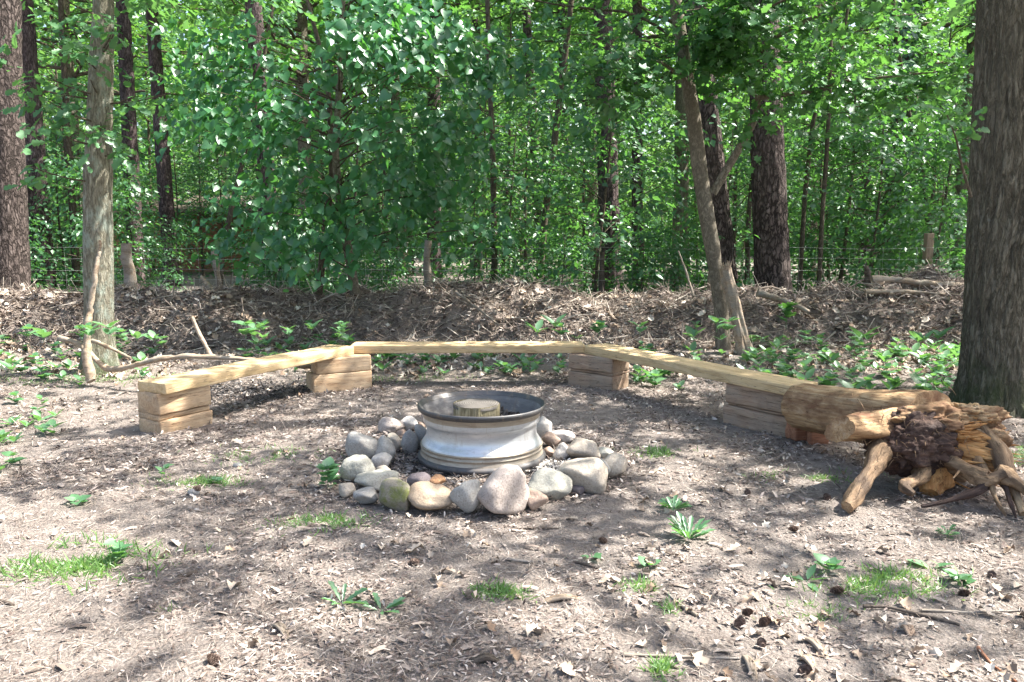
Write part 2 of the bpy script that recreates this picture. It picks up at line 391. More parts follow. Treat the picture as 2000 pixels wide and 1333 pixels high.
def branched(stem, g, nb, zr, prof, nsp, up=.35, lat=.25):
    """branches off a stem path; returns list of branch paths and spray centres / directions"""
    br, C, O = [], [], []
    for i in range(nb):
        z = zr[0] + (zr[1]-zr[0])*(i+g.uniform(0, 1))/nb; u = (z-zr[0])/(zr[1]-zr[0])
        k = int(np.argmin(abs(stem[:, 2]-z*.93))); p0 = stem[k]
        az = i*2.399 + g.uniform(-.5, .5); Lb = prof(u)*g.uniform(.6, 1.15)
        d = np.array([math.cos(az), math.sin(az), up*g.uniform(.2, 1.6)]); tt = np.linspace(0, 1, 7)[:, None]
        path = p0 + d*Lb*tt + np.array([0, 0, -.16*Lb])*tt**2 + np.cumsum(g.normal(0, .035*Lb, (7, 3)), 0)*[1, 1, .5]
        br.append(path)
        t = g.uniform(.25, 1.0, nsp); q = t*6; a = np.minimum(q.astype(int), 5); fr = (q-a)[:, None]
        C.append(path[a]*(1-fr)+path[a+1]*fr + g.normal(0, lat*Lb*.35, (nsp, 3))*[1, 1, .7])
        O.append(np.repeat(d[None], nsp, 0)*[1, 1, .6] + g.normal(0, .5, (nsp, 3))*[1, 1, .3])
    return br, np.concatenate(C), np.concatenate(O)
def branch_mesh(name, br, r0, mat, sides=4):
    mb = MB()
    for p in br:
        mb.add(*tube(p, np.linspace(r0, r0*.2, len(p)), sides, cap=False))
    return mb.mesh(name, mat, True)

# ------------------------------------------------------------------ ground
def berm_h(x, y):
    c = 11.75 + .25*np.sin(x*.55+1) ; w = 1.25 + .15*np.sin(x*1.3)
    top = .575 + .07*np.sin(x*.9+2) + .06*vn(x*1.6, 3.1, 0, 4)
    top = top + .10*np.exp(-((x-5.3)/1.2)**2)
    u = (y-c)/w; b = np.clip(1-u*u, 0, 1)**1.1
    return top*b
def floor_h(x, y):
    return .02*fbm(x*.7, y*.7, 0, 3, 3) * np.clip((np.hypot(x-.1, y-5.2))/2.5, .15, 1) + .006*vn(x*5, y*5, 0, 8) - .012*np.clip(np.hypot(x-.1, y-5.2)-1, 0, 1)
def hgt(x, y): return np.maximum(floor_h(x, y), berm_h(x, y) - .05)
def grow(a, b, step, out, gr=1.16):
    core = np.arange(a, b+1e-6, step); r = []; s = step; p = b
    while p < out[1]: s *= gr; p += s; r.append(p)
    l = []; s = step; p = a
    while p > out[0]: s *= gr; p -= s; l.append(p)
    return np.array(l[::-1] + list(core) + r)
xs = grow(-5.5, 5.5, .055, (-160, 160)); ys = grow(1.9, 11.2, .055, (-60, 260))
GX, GY = np.meshgrid(xs, ys); fade = np.clip(1-(np.hypot(GX, GY-6)-14)/14, 0, 1)
GZ = floor_h(GX, GY)*fade + .006*vn(GX*14, GY*14, 0, 5)*fade
nx, ny = len(xs), len(ys); i = np.arange(ny-1)[:, None]*nx; j = np.arange(nx-1)[None]
link('ground', new_mesh('ground', np.stack([GX, GY, GZ], -1).reshape(-1, 3), [np.stack([i+j, i+j+1, i+nx+j+1, i+nx+j], -1).reshape(-1, 4)], M['ground'], True),
     kind='structure', label='brown forest floor of needles, bark bits and trodden soil')
# leaf and brushwood mound
xs = np.arange(-13, 13.01, .07); ys = np.arange(10.2, 13.6, .06); GX, GY = np.meshgrid(xs, ys)
B = berm_h(GX, GY)
GZ = B + np.clip(B*4, 0, 1)*(.15*fbm(GX*1.7, GY*1.7, 0, 3, 6) + .08*fbm(GX*6, GY*6, 0, 3, 9)) - .06*(1-np.clip(B*8, 0, 1))
nx, ny = len(xs), len(ys); i = np.arange(ny-1)[:, None]*nx; j = np.arange(nx-1)[None]
MOUND = (xs, ys, GZ)
link('leaf_mound', new_mesh('leaf_mound', np.stack([GX, GY, GZ], -1).reshape(-1, 3), [np.stack([i+j, i+j+1, i+nx+j+1, i+nx+j], -1).reshape(-1, 4)], M['mound'], True),
     kind='structure', label='long low mound of leaf mould and brushwood along the fence')
def surf(x, y):
    x = np.asarray(x, float); y = np.asarray(y, float); z = floor_h(x, y)
    ix = np.clip(((x+13)/.07), 0, len(xs)-1.01); iy = np.clip(((y-10.2)/.06), 0, len(ys)-1.01)
    a, b = ix.astype(int), iy.astype(int); u, v = ix-a, iy-b
    zz = GZ[b, a]*(1-u)*(1-v)+GZ[b, a+1]*u*(1-v)+GZ[b+1, a]*(1-u)*v+GZ[b+1, a+1]*u*v
    return np.where((y > 10.2) & (y < 13.5) & (abs(x) < 13), np.maximum(z, zz), z)

# ------------------------------------------------------------------ trunks
def pine_fn(seed, k=10, m=2.2, amp=.09, flare=.35, fz=.35):
    def f(r, th, z, X):
        n = fbm(np.cos(th)*k*.35, np.sin(th)*k*.35, z*m, 3, seed); rid = 1-np.abs(n)*1.6
        return r*(1 + amp*(rid-.4) + flare*np.exp(-np.maximum(z, 0)/fz)*(1+.35*np.sin(th*4+seed)))
    return f
def trunk_path(h, lean, bend, g, n=90):
    z = np.linspace(-.15, h, n); t = z/h
    return np.stack([lean[0]*z + bend*np.sin(t*3+g.uniform(0, 6)) - bend*math.sin(0) , lean[1]*z + bend*.6*np.sin(t*4+g.uniform(0, 6)), z], 1)

def pine_crown(g, h, r0, stem, n=32, leaf='canopy'):
    br, C, O = branched(stem, g, n, (h*.62, h*.98), lambda u: 2.5*(1-u*.7), 16, .25, .3)
    P, D, N, S = sprays(C, O, 7, .5, .3, g, tilt=.6)
    return branch_mesh('limbs', br, .05, M['stem'], 3), new_mesh('crown', *place(T_RH, P, D, N, S), M[leaf])

def make_pine(name, label, base, lean, d, h, mat, seed, group=None, crown=True, bend=.04, flare=.3):
    g = np.random.default_rng(seed); root = thing(name, label, 'tree', base, group=group)
    p = trunk_path(h, lean, bend, g, int(h*11)); p -= [p[0][0], p[0][1], 0]
    r = d/2*np.interp(np.linspace(0, 1, len(p)), [0, .3, .75, 1], [1, .86, .62, .16])
    V, F = tube(p, r, 40, fn=pine_fn(seed, flare=flare))
    link('trunk', new_mesh('trunk', V, F, M[mat], True), root)
    if crown:
        bm_, cm = pine_crown(g, h, d/2, p); link('limbs', bm_, root); link('crown', cm, root)
    return root
def base_at(px, Y):
    x = (px-1000)/FOC*(Y*math.cos(PITCH)+.2); return (x, Y, float(surf(x, Y))-.02)

# name, label, px at base, Y, px at y=0, diameter, height, mat
PX = lambda w, Y: w*Y/FOC
pines = [
 ('thick pine with rough plated bark standing behind the mound beside two thinner pines', 18, 12.9, -2, PX(80, 12.9), 15, 'pine'),
 ('pine with purple brown bark just behind the thick rough pine', 88, 16.5, 40, PX(46, 16.5), 15, 'pine_far'),
 ('slim straight pine behind the weathered fence post and pale barked oak', 268, 18.5, 240, PX(33, 18.5), 15, 'pine_far'),
 ('slim pine standing in front of the low wooden hut', 336, 22.5, 300, PX(31, 22.5), 16, 'pine_far'),
 ('pine trunk half hidden behind the large linden leaves', 538, 17.5, 490, PX(40, 17.5), 15, 'pine_far'),
 ('thin dark pine set far back between the linden and the leaning stem', 1062, 25, 1028, PX(22, 25), 16, 'pine_far'),
 ('tall grey pine rising behind the dark short fence post', 1196, 16.5, 1172, PX(45, 16.5), 15, 'pine_far'),
 ('narrow pine right beside the tall grey pine, farther back', 1246, 22, 1245, PX(24, 22), 15, 'pine_far'),
 ('dark pine leaning behind the forked maple stem', 1425, 13.6, 1352, PX(58, 13.6), 14, 'pine'),
 ('big straight pine with deep furrows next to the leaning dark pine', 1514, 13.2, 1496, PX(72, 13.2), 15, 'pine'),
 ('far pine standing in the clearing path behind the round fence post', 848, 27, 842, PX(30, 27), 16, 'pine_far'),
 ('distant pine trunk seen past the slim saplings near the big oak', 1690, 30, 1690, PX(24, 30), 16, 'pine_far'),
 ('distant pine catching sun between the leaning stem and grey pine', 1112, 30, 1096, PX(22, 30), 16, 'pine_far'),
 ('distant sunlit pine trunk glimpsed above the linden edge', 930, 33, 928, PX(24, 33), 17, 'pine_far'),
]
for q, (lab, px, Y, pt, d, h, mt) in enumerate(pines):
    b = base_at(px, Y); top = PD(pt, 0, Y); lx = (top[0]-b[0])/(top[2]-b[2])
    make_pine('pine_tree', lab, b, (lx, 0.0), d*.94, h, mt, 100+q, crown=True, bend=.05, flare=.22)

# ------------------------------------------------------------------ big oak at the right
g = np.random.default_rng(31)
ob = G(1968, 800); OAK = (ob[0], ob[1]+.1, 0)
oak = thing('oak_tree', 'thick oak with furrowed bark and mossy foot behind the uprooted log', 'tree', OAK)
p = trunk_path(9.5, (-.055, .0), .03, g, 330); p -= [p[0][0], p[0][1], 0]
def oak_fn(r, th, z, X):
    a = th + .25*np.sin(z*2.1) + .12*vn(z*3, th*2, 0, 3)
    rid = 1-np.abs(fbm(np.cos(a)*8.5, np.sin(a)*8.5, z*2.4, 3, 12))*1.9
    return r*(1+.06*(rid-.4) + .3*np.exp(-np.maximum(z, 0)/.14)*(1+.5*np.sin(th*5+1)) + .05*np.exp(-np.maximum(z, 0)/.9))
rad = .29*np.interp(np.linspace(0, 1, len(p)), [0, .15, .6, 1], [1, .93, .75, .3])
link('trunk', new_mesh('trunk', *tube(p, rad, 150, fn=oak_fn), M['oak'], True), oak)
br, C, O = branched(p, g, 34, (3.5, 9.4), lambda u: 4.2*(1-.45*u), 14, .3, .25)
link('limbs', branch_mesh('limbs', br, .038, M['oak'], 5), oak)
P, D, N, S = sprays(C, O, 9, .5, .15, g, tilt=.55)
link('crown', new_mesh('crown', *place(T_OAK, P, D, N, S), M['oakleaf']), oak)
# leafy sprig on the trunk
o0 = np.array(OAK)
sp = [PD(1897, 385, 5.95)-o0, PD(1880, 330, 5.9)-o0, PD(1868, 270, 5.8)-o0, PD(1850, 225, 5.7)-o0]
link('sprig_twig', new_mesh('sprig_twig', *tube(smooth_path(sp, 12), np.linspace(.012, .004, 12), 6), M['stem'], True), oak)
C = np.array([PD(x, y, 5.75)-o0 for x, y in ((1850, 230), (1885, 225), (1835, 215), (1900, 200), (1860, 260), (1930, 205))])
P, D, N, S = sprays(C, g.normal(0, 1, (6, 3)), 7, .16, .1, g, face=(.3, -.5, .8), tilt=.5)
link('sprig_leaves', new_mesh('sprig_leaves', *place(T_OAK, P, D, N, S), M['oakleaf']), oak)

# ------------------------------------------------------------------ pale young oak at the left
g = np.random.default_rng(32)
yb = G(193, 728); YO = np.array([yb[0], yb[1], 0.])
yoak = thing('young_oak_tree', 'pale barked young oak with lichen, standing in broad leaved plants', 'tree', YO)
pts = np.array([PD(193, 735, YO[1]), PD(193, 560, YO[1]), PD(190, 400, YO[1]), PD(193, 280, YO[1]), PD(197, 150, YO[1]), PD(202, 0, YO[1]), PD(205, -300, YO[1]), PD(200, -600, YO[1])])-YO
pts[0][2] = -.1; p = smooth_path(pts, 120)
rad = np.interp(np.linspace(0, 1, 120), [0, .1, .3, .6, 1], [.175, .145, .138, .112, .06])
link('trunk', new_mesh('trunk', *tube(p, rad, 56, fn=lambda r, th, z, X: r*(1+.05*fbm(np.cos(th)*4, np.sin(th)*4, z*1.6, 3, 4)-.05*np.abs(fbm(np.cos(th)*9, np.sin(th)*9, z*3, 3, 14)) + .07*np.exp(-((z-2.05)/.1)**2)+.3*np.exp(-np.maximum(z, 0)/.12))), M['pale'], True), yoak)
br, C, O = branched(p, g, 26, (4.1, 6.4), lambda u: 2.3*(1-.4*u), 15, .3, .25)
P, D, N, S = sprays(C, O, 9, .4, .125, g, tilt=.55)
link('limbs', branch_mesh('limbs', br, .018, M['stem']), yoak)
link('crown', new_mesh('crown', *place(T_OAK, P, D, N, S), M['oakleaf']), yoak)
C = [PD(x, y, YO[1]-dy)-YO for x, y, dy in ((120, 210, .5), (165, 230, .4), (230, 245, .3), (90, 250, .6), (60, 150, .5), (130, 110, .5), (190, 130, .4), (250, 60, .4), (75, 60, .6), (200, 40, .5), (150, 20, .4), (300, 170, .2), (40, 300, .5), (210, 270, .35), (250, 180, .2), (110, 130, .3), (30, 120, .4))]
C = np.repeat(np.array(C), 3, 0) + g.normal(0, .12, (51, 3))
P, D, N, S = sprays(C, g.normal(0, 1, (len(C), 3))*[1, 1, .4], 8, .3, .12, g, face=(.1, -.35, .9), tilt=.45)
link('sprig_leaves', new_mesh('sprig_leaves', *place(T_OAK, P, D, N, S), M['oakleaf']), yoak)
mb = MB()
for c in C[::3]:
    k = int(np.argmin(abs(p[:, 2]-c[2]+.1))); mb.add(*tube(smooth_path([p[k], (p[k]+c)/2+[0, 0, -.03], c], 8), np.linspace(.012, .004, 8), 5))
link('sprig_twigs', mb.mesh('sprig_twigs', M['stem'], True), yoak)

# ------------------------------------------------------------------ forked maple
g = np.random.default_rng(33)
MY = 10.1; mb0 = PD(1414, 680, MY); MO = np.array([mb0[0], MY, 0.])
maple = thing('young_maple_tree', 'smooth grey forked young maple bending beside a broken stump', 'tree', MO)
tp = np.array([PD(x, y, MY+dy) for x, y, dy in ((1414, 690, 0), (1408, 600, .05), (1394, 500, .05), (1378, 405, 0), (1366, 330, 0), (1352, 210, 0), (1330, 80, .05), (1312, -60, .1), (1300, -300, .2), (1310, -520, .2))])-MO
tp[0][2] = -.1; p = smooth_path(tp, 90)
rad = np.interp(np.linspace(0, 1, 90), [0, .12, .35, .7, 1], [.108, .086, .097, .075, .036])
link('trunk', new_mesh('trunk', *tube(p, rad, 28, amp=.07, freq=3), M['smooth'], True), maple)
limbs = [([(1392, 378, 0), (1420, 330, -.05), (1450, 280, -.1), (1474, 235, -.15), (1483, 190, -.2), (1472, 130, -.2), (1500, 80, -.3), (1570, 42, -.5), (1650, 8, -.6), (1720, -40, -.7)], .055, .02),
         ([(1482, 192, -.2), (1530, 186, -.3), (1590, 178, -.4), (1650, 158, -.6), (1740, 150, -.8), (1830, 140, -1.0)], .03, .01),
         ([(1345, 160, 0), (1290, 120, -.4), (1220, 110, -.8), (1160, 140, -1.1)], .025, .008),
         ([(1335, 90, 0), (1400, 40, -.6), (1450, -10, -1.0)], .025, .01),
         ([(1472, 130, -.2), (1430, 90, -.5), (1390, 70, -.8)], .015, .006)]
ends = []
for pts, r0, r1 in limbs:
    q = smooth_path(np.array([PD(x, y, MY+dy) for x, y, dy in pts])-MO, 30)
    link('limb', new_mesh('limb', *tube(q, np.linspace(r0, r1, 30), 10, amp=.06, freq=8), M['smooth'], True), maple)
    ends.append(q[12:])
br, C, O = branched(p, g, 22, (3.6, 7.2), lambda u: 2.8*(1-.4*u), 15, .25, .25)
link('branches', branch_mesh('branches', br, .022, M['stem']), maple)
C2 = np.concatenate([np.repeat(e, 4, 0) for e in ends]); C2 = C2 + g.normal(0, .22, C2.shape)
P, D, N, S = sprays(np.concatenate([C, C2]), np.concatenate([O, g.normal(0, 1, C2.shape)*[1, 1, .3]+[0, -.3, 0]]), 7, .36, .14, g, face=(0, -.35, .9), tilt=.5)
link('crown', new_mesh('crown', *place(T_MAP, P, D, N, S), M['maple']), maple)

# ------------------------------------------------------------------ linden with the big drooping leaves
g = np.random.default_rng(34)
LY = 11.6; LB = np.array([PD(690, 562, LY)[0], LY, float(surf(PD(690, 562, LY)[0], LY))-.03])
lin = thing('linden_tree', 'leafy linden with large drooping heart shaped leaves over the mound', 'tree', LB)
st1 = np.array([PD(694, 575, LY), PD(682, 500, LY), PD(664, 400, LY), PD(654, 300, LY), PD(664, 150, LY), PD(670, 0, LY), PD(672, -200, LY)])-LB
st2 = np.array([PD(622, 575, LY+.2), PD(632, 480, LY+.2), PD(650, 330, LY+.2), PD(640, 150, LY+.3), PD(600, 0, LY+.3), PD(560, -150, LY+.3)])-LB
s1 = smooth_path(st1, 50); s2 = smooth_path(st2, 50)
link('trunk', new_mesh('trunk', *tube(s1, np.linspace(.075, .03, 50), 14, amp=.06, freq=5), M['smooth'], True), lin)
link('trunk', new_mesh('trunk', *tube(s2, np.linspace(.06, .02, 50), 12, amp=.06, freq=5), M['stem'], True), lin)
C, O = [], []
tiers = []
for q in range(36):
    v = g.normal(0, 1, 3); v /= np.linalg.norm(v); v *= g.uniform(.25, 1)**.45
    tiers.append((np.array([-2.35, 10.95, 3.35])-LB+v*[2.0, 1.35, 2.3], v))
for px, py, Y_ in ((620, 470, 10.3), (680, 430, 10.5), (560, 400, 10.4), (590, 300, 10.2), (600, 440, 10.3), (500, 360, 11.0), (480, 440, 11.2), (560, 220, 10.2), (430, 130, 10.8), (470, 70, 10.6), (800, 300, 11.2), (740, 330, 10.6), (860, 220, 11.0), (880, 110, 10.8), (930, 60, 10.6), (760, 400, 11.4), (850, 370, 11.6), (920, 300, 11.8), (900, 420, 12.0), (1010, 90, 10.8), (700, 90, 10.0), (760, 30, 9.9)):
    tiers.append((PD(px, py, Y_)-LB, np.array([(px-690)/400, -.6, 0])))
for q, (c0, v) in enumerate(tiers):
    if c0[2] < (1.6 if q < 36 else .55): continue
    m_ = int(g.integers(7, 13)); c = c0+g.normal(0, 1, (m_, 3))*[.34, .26, .13]
    c[:, 2] -= .25*np.hypot(c[:, 0]-c0[0], c[:, 1]-c0[1])
    C.append(c); O.append(np.repeat((v*[1, 1, .2]+[0, -.3, 0])[None], m_, 0))
C, O = np.concatenate(C), np.concatenate(O)
P, D, N, S = sprays(C, O, 9, .4, .12, g, face=(.0, -.55, .7), tilt=.45, droop=.5)
link('crown', new_mesh('crown', *place(T_LIN, P, D, N, S), M['linden']), lin)
br = []
for c in C[::7]:
    k = int(np.argmin(abs(s1[:, 2]-c[2]+.35))); br.append(smooth_path([s1[k], (s1[k]+c)/2+[0, 0, .1], c], 7))
link('limbs', branch_mesh('limbs', br, .014, M['stem']), lin)

# ------------------------------------------------------------------ understory trees behind the fence
def make_understory(seed, h, rc, z0, nb, nsp, leaf, T, mat, r0=.05, droop=.25, per=9, lean=0.0):
    g = np.random.default_rng(seed)
    root = thing('young_broadleaf_tree', 'x', 'tree')
    p = trunk_path(h, (lean, 0), .12, g, 30)
    link('trunk', new_mesh('trunk', *tube(p, np.linspace(r0, r0*.25, 30), 8, amp=.08, freq=4), M['stem'], True), root)
    br, C, O = branched(p, g, nb, (z0, h*.99), lambda u: rc*(1-.75*abs(u-.35)), nsp, .45, .3)
    link('limbs', branch_mesh('limbs', br, r0*.3, M['stem'], 3), root)
    P, D, N, S = sprays(C, O, per, .45, leaf, g, face=(0, -.15, .8), tilt=.55, droop=droop)
    link('crown', new_mesh('crown', *place(T, P, D, N, S), M[mat]), root)
    return root
protos = [make_understory(201, 5.5, 1.9, .5, 30, 9, .13, T_RH, 'under', .05),
          make_understory(202, 7.5, 2.4, 1.2, 36, 10, .15, T_RH, 'under2', .06),
          make_understory(203, 4.0, 1.7, .2, 26, 10, .12, T_RH, 'under', .035, .4),
          make_understory(204, 9.0, 2.8, 1.6, 44, 10, .17, T_RH, 'under2', .07),
          make_understory(205, 2.2, 1.2, .05, 22, 9, .11, T_RH, 'under', .02, .35)]
ULAB = ['young broadleaf tree with layered green leaves in the wood behind the fence',
        'light green broadleaf tree rising in the wood behind the fence',
        'low drooping green sapling tree among the stems behind the fence',
        'tall light green broadleaf tree deep in the wood behind the fence',
        'short leafy bush growing just beyond the wire fence']
used = [False]*5
LAND = [(20, 'the thick rough pine'), (88, 'the purple brown pine'), (150, 'the slim grey stem'), (195, 'the pale young oak'), (268, 'the weathered round post'), (336, 'the slim pine by the hut'), (400, 'the low wooden hut'), (540, 'the pine hidden by linden'), (680, 'the linden stems'), (845, 'the crooked fence post'), (965, 'the upright dark stem'), (1060, 'the leaning dark stem'), (1120, 'the sunlit far pine'), (1190, 'the tall grey pine'), (1246, 'the narrow far pine'), (1380, 'the forked maple'), (1425, 'the leaning dark pine'), (1514, 'the big straight pine'), (1600, 'the thin sapling trunks'), (1735, 'the ivy covered trunk'), (1800, 'the square fence post'), (1950, 'the big mossy oak')]
UKIND = ['layered green broadleaf tree', 'light green broadleaf tree', 'low drooping sapling', 'tall light green broadleaf tree', 'short leafy bush']
def ulabel(k, px, Y):
    lm = min(LAND, key=lambda q: abs(q[0]-px))[1]
    return UKIND[k] + (' just behind ' if Y < 19 else ' some way behind ' if Y < 28 else ' far behind ' if Y < 38 else ' deep in the wood behind ') + lm
def put(k, px, Y, s, rz):
    x = (px-1000)/FOC*Y
    loc = (x, Y, float(surf(x, Y))-.03)
    if not used[k]:
        used[k] = True; o = protos[k]; o.location = loc; o.rotation_euler = (0, 0, rz); o.scale = (s,)*3
    else: o = dup(protos[k], loc, rz, s)
    o['label'] = ulabel(k, px, Y); o['group'] = ['young layered trees', 'light green trees', 'low saplings', 'tall light trees', 'bushes by the fence'][k]
g = np.random.default_rng(77)
spots = []
for Y, n, ks in ((14.6, 9, (4, 4, 4, 2)), (17.5, 9, (2, 0, 4)), (21, 11, (0, 1, 2, 4)), (25, 12, (0, 1, 0, 2)), (30, 13, (1, 3, 0)), (36, 14, (1, 3, 3, 0)), (43, 15, (3, 1))):
    for q in range(n):
        spots.append((ks[int(g.integers(len(ks)))], -150 + 2300*(q+g.uniform(.1, .9))/n, Y+g.uniform(-1.3, 1.3), g.uniform(.8, 1.2), g.uniform(0, 6.28)))
for k, px, Y, s, rz in spots:
    if Y < 26 and 760 < px < 900: continue          # the open path
    if Y < 24 and 300 < px < 470 and k != 4: continue
    put(k, px, Y, s, rz)
for k, px, Y, s in ((2, 1700, 16, 1.1), (2, 1830, 17, 1.2), (0, 1640, 17, 1.0), (4, 1250, 13.9, .8), (4, 1100, 14.1, .75), (4, 1320, 14.2, .8), (2, 1000, 15.5, .9), (4, 560, 14.2, .7), (4, 750, 14.4, .6), (2, 130, 17, .9), (0, 400, 28, 1.1)):
    put(k, px, Y, s, g.uniform(0, 6.28))
# slim stems
def stem(label, pts, Y, w, seed, leaves=0):
    P0 = PD(pts[0][0], pts[0][1], Y); b = np.array([P0[0], Y, float(surf(P0[0], Y))-.03])
    q = np.array([PD(x, y, Y) for x, y in pts])-b; q[0] = 0
    t = thing('slim_tree', label, 'tree', b)
    sp_ = smooth_path(q, 40)
    link('trunk', new_mesh('trunk', *tube(sp_, np.linspace(PX(w, Y)/2, PX(w, Y)/3.5, 40), 9, amp=.08, freq=3), M['stem'], True), t)
    g = np.random.default_rng(seed)
    br, C, O = branched(sp_, g, 14, (sp_[-1][2]*.45, sp_[-1][2]*.98), lambda u: 1.3, 7, .4, .3)
    link('limbs', branch_mesh('limbs', br, .012, M['stem'], 3), t)
    P, D, N, S = sprays(C, O, 8, .35, .12, g, face=(0, -.3, .8), tilt=.5)
    link('crown', new_mesh('crown', *place(T_BROAD, P, D, N, S), M['under']), t)
stem('slender dark tree leaning beside the thin far pine', [(1050, 545), (1062, 440), (1085, 260), (1105, 100), (1118, -20), (1125, -150)], 16, 15, 1)
stem('slender upright dark tree near the fence wire', [(966, 560), (965, 430), (962, 300), (955, 120), (950, -60)], 14.5, 14, 2)
stem('thin sapling trunk between the big pine and the ivy covered trunk', [(1600, 560), (1606, 420), (1615, 300), (1622, 160), (1625, -60)], 14.5, 10, 3)
stem('thin crooked sapling trunk close to the big straight pine', [(1562, 560), (1572, 380), (1590, 220), (1640, 120), (1665, -40)], 15.5, 10, 4)
stem('slim dark tree hugging the leaning pine', [(1460, 565), (1462, 420), (1480, 250), (1500, 60), (1510, -90)], 15, 11, 5)
stem('slim arching tree near the distant pine trunk', [(1835, 560), (1800, 330), (1765, 180), (1740, -40)], 18, 12, 6)
stem('slim grey tree between two pines behind the pale young oak', [(150, 560), (140, 380), (128, 200), (115, -60)], 17, 16, 7)
stem('slim bent stem in front of the far linden pine', [(425, 560), (436, 480), (470, 330), (500, 200), (540, -30)], 17, 12, 8)
# ivy covered trunk
g = np.random.default_rng(40)
ivb = base_at(1738, 21)
ivy = thing('ivy_covered_tree', 'dark trunk wrapped in hanging ivy beside the square fence post', 'tree', ivb)
p = trunk_path(11, (-.01, 0), .08, g, 60); link('trunk', new_mesh('trunk', *tube(p, np.linspace(.22, .12, 60), 20, fn=pine_fn(9)), M['pine_far'], True), ivy)
n = 2600; z = g.uniform(.9, 9, n); th = g.uniform(0, 6.28, n); rr = .25 + .35*np.clip(fbm(th*1.2, z*.9, 0, 3, 3)+.3, 0, 1)*g.uniform(.2, 1, n)
P = np.stack([np.cos(th)*rr, np.sin(th)*rr, z], 1); D = np.stack([np.cos(th)*.5, np.sin(th)*.5, -np.ones(n)], 1)+g.normal(0, .3, (n, 3)); N = np.stack([np.cos(th), np.sin(th), .5*np.ones(n)], 1)+g.normal(0, .3, (n, 3))
link('ivy_leaves', new_mesh('ivy_leaves', *place(T_BROAD, P, D, N, g.uniform(.1, .18, n)), M['ivy']), ivy)

# far wood: one leafy mass
g = np.random.default_rng(50); n = 95000
Y = g.uniform(47, 75, n); X = g.uniform(-.85, .85, n)*Y; Z = g.uniform(0, 1, n)**1.1*24
keep = (fbm(X*.16, Y*.16, Z*.2, 3, 2) > -.55); X, Y, Z = X[keep], Y[keep], Z[keep]; n = len(X)
P = np.stack([X, Y, Z], 1)
link('far_wood', new_mesh('far_wood', *place(T_RH, P, g.normal(0, 1, (n, 3)), g.normal(0, .5, (n, 3))+[0, -.3, .7], g.uniform(.5, 1.0, n)), M['under2']), kind='stuff',
     label='distant bright green wood behind all the trunks', category='wood')
# undergrowth on the wood floor
n = 26000; Y = 13.3+g.uniform(0, 1, n)**1.5*32; X = g.uniform(-.75, .75, n)*Y
pm = (np.abs(X-(-1.6*Y/12*.9)) < .9) & (Y > 15) | ((np.abs(X+5.2*Y/14) < 1.4) & (Y < 26))
dm = (fbm(X*.5, Y*.5, 0, 3, 5) > -.25) & ~pm; X, Y = X[dm], Y[dm]; n = len(X)
P = np.stack([X, Y, surf(X, Y)*0+.03+g.uniform(0, .45, n)*(.6+.4*vn(X, Y, 0, 3))], 1)
link('undergrowth', new_mesh('undergrowth', *place(T_BROAD, P, g.normal(0, 1, (n, 3))*[1, 1, .3], g.normal(0, .4, (n, 3))+[0, -.3, .8], g.uniform(.08, .17, n)), M['under']), kind='stuff',
     label='low green undergrowth on the wood floor beyond the fence', category='undergrowth')

# canopy trees whose crowns shade the clearing (beside the view)
def canopy_tree(x, y, h, rc, seed, nb=27, nsp=12, lab='tall broadleaf tree beside the clearing whose crown shades it'):
    g = np.random.default_rng(seed); t = thing('tall_broadleaf_tree', lab, 'tree', (x, y, 0), group='tall trees around the clearing')
    p = trunk_path(h, (0, 0), .1, g, 60)
    link('trunk', new_mesh('trunk', *tube(p, np.linspace(.24, .07, 60), 20, fn=pine_fn(seed)), M['oak'], True), t)
    br, C, O = branched(p, g, nb, (h*.48, h*.98), lambda u: rc*(1-.6*u*u), nsp, .3, .28)
    link('limbs', branch_mesh('limbs', br, .06, M['stem'], 4), t)
    P, D, N, S = sprays(C, O, 9, .6, .2, g, tilt=.5)
    link('crown', new_mesh('crown', *place(T_RH, P, D, N, S), M['canopy']), t)
for a in ((6.6, 2.2, 11.5, 4.0, 301, 21, 9), (8.6, 7.2, 13, 4.2, 302), (5.2, -2.2, 11, 3.6, 303), (-6.8, 3.0, 11, 3.6, 304), (10.5, 12.0, 13, 3.8, 305), (12.6, 15.5, 13.5, 4.0, 307), (15.5, 19.5, 14, 4.2, 308), (18.5, 24, 14, 4.4, 309), (22, 29, 15, 4.5, 310)):  # farthest ones added out of view to darken the wood
    canopy_tree(*a)

for px, Y, h, sd_, lab in ((610, 23, 12, 321, 'tall shady broadleaf tree in the wood behind the linden'), (780, 29, 14, 322, 'tall shady broadleaf tree behind the path post'), (1320, 22, 12, 323, 'tall shady broadleaf tree behind the forked maple'), (1570, 27, 13, 324, 'tall shady broadleaf tree behind the thin sapling trunks'), (1870, 22, 12.5, 325, 'tall shady broadleaf tree between square post and big oak'), (1150, 33, 15, 326, 'tall shady broadleaf tree far behind the grey pine'), (170, 26, 13, 327, 'tall shady broadleaf tree behind the pale young oak')):  # trees added so that their crowns darken the wood
    canopy_tree((px-1000)/FOC*Y, Y, h, 4.6, sd_, 40, 20, lab)
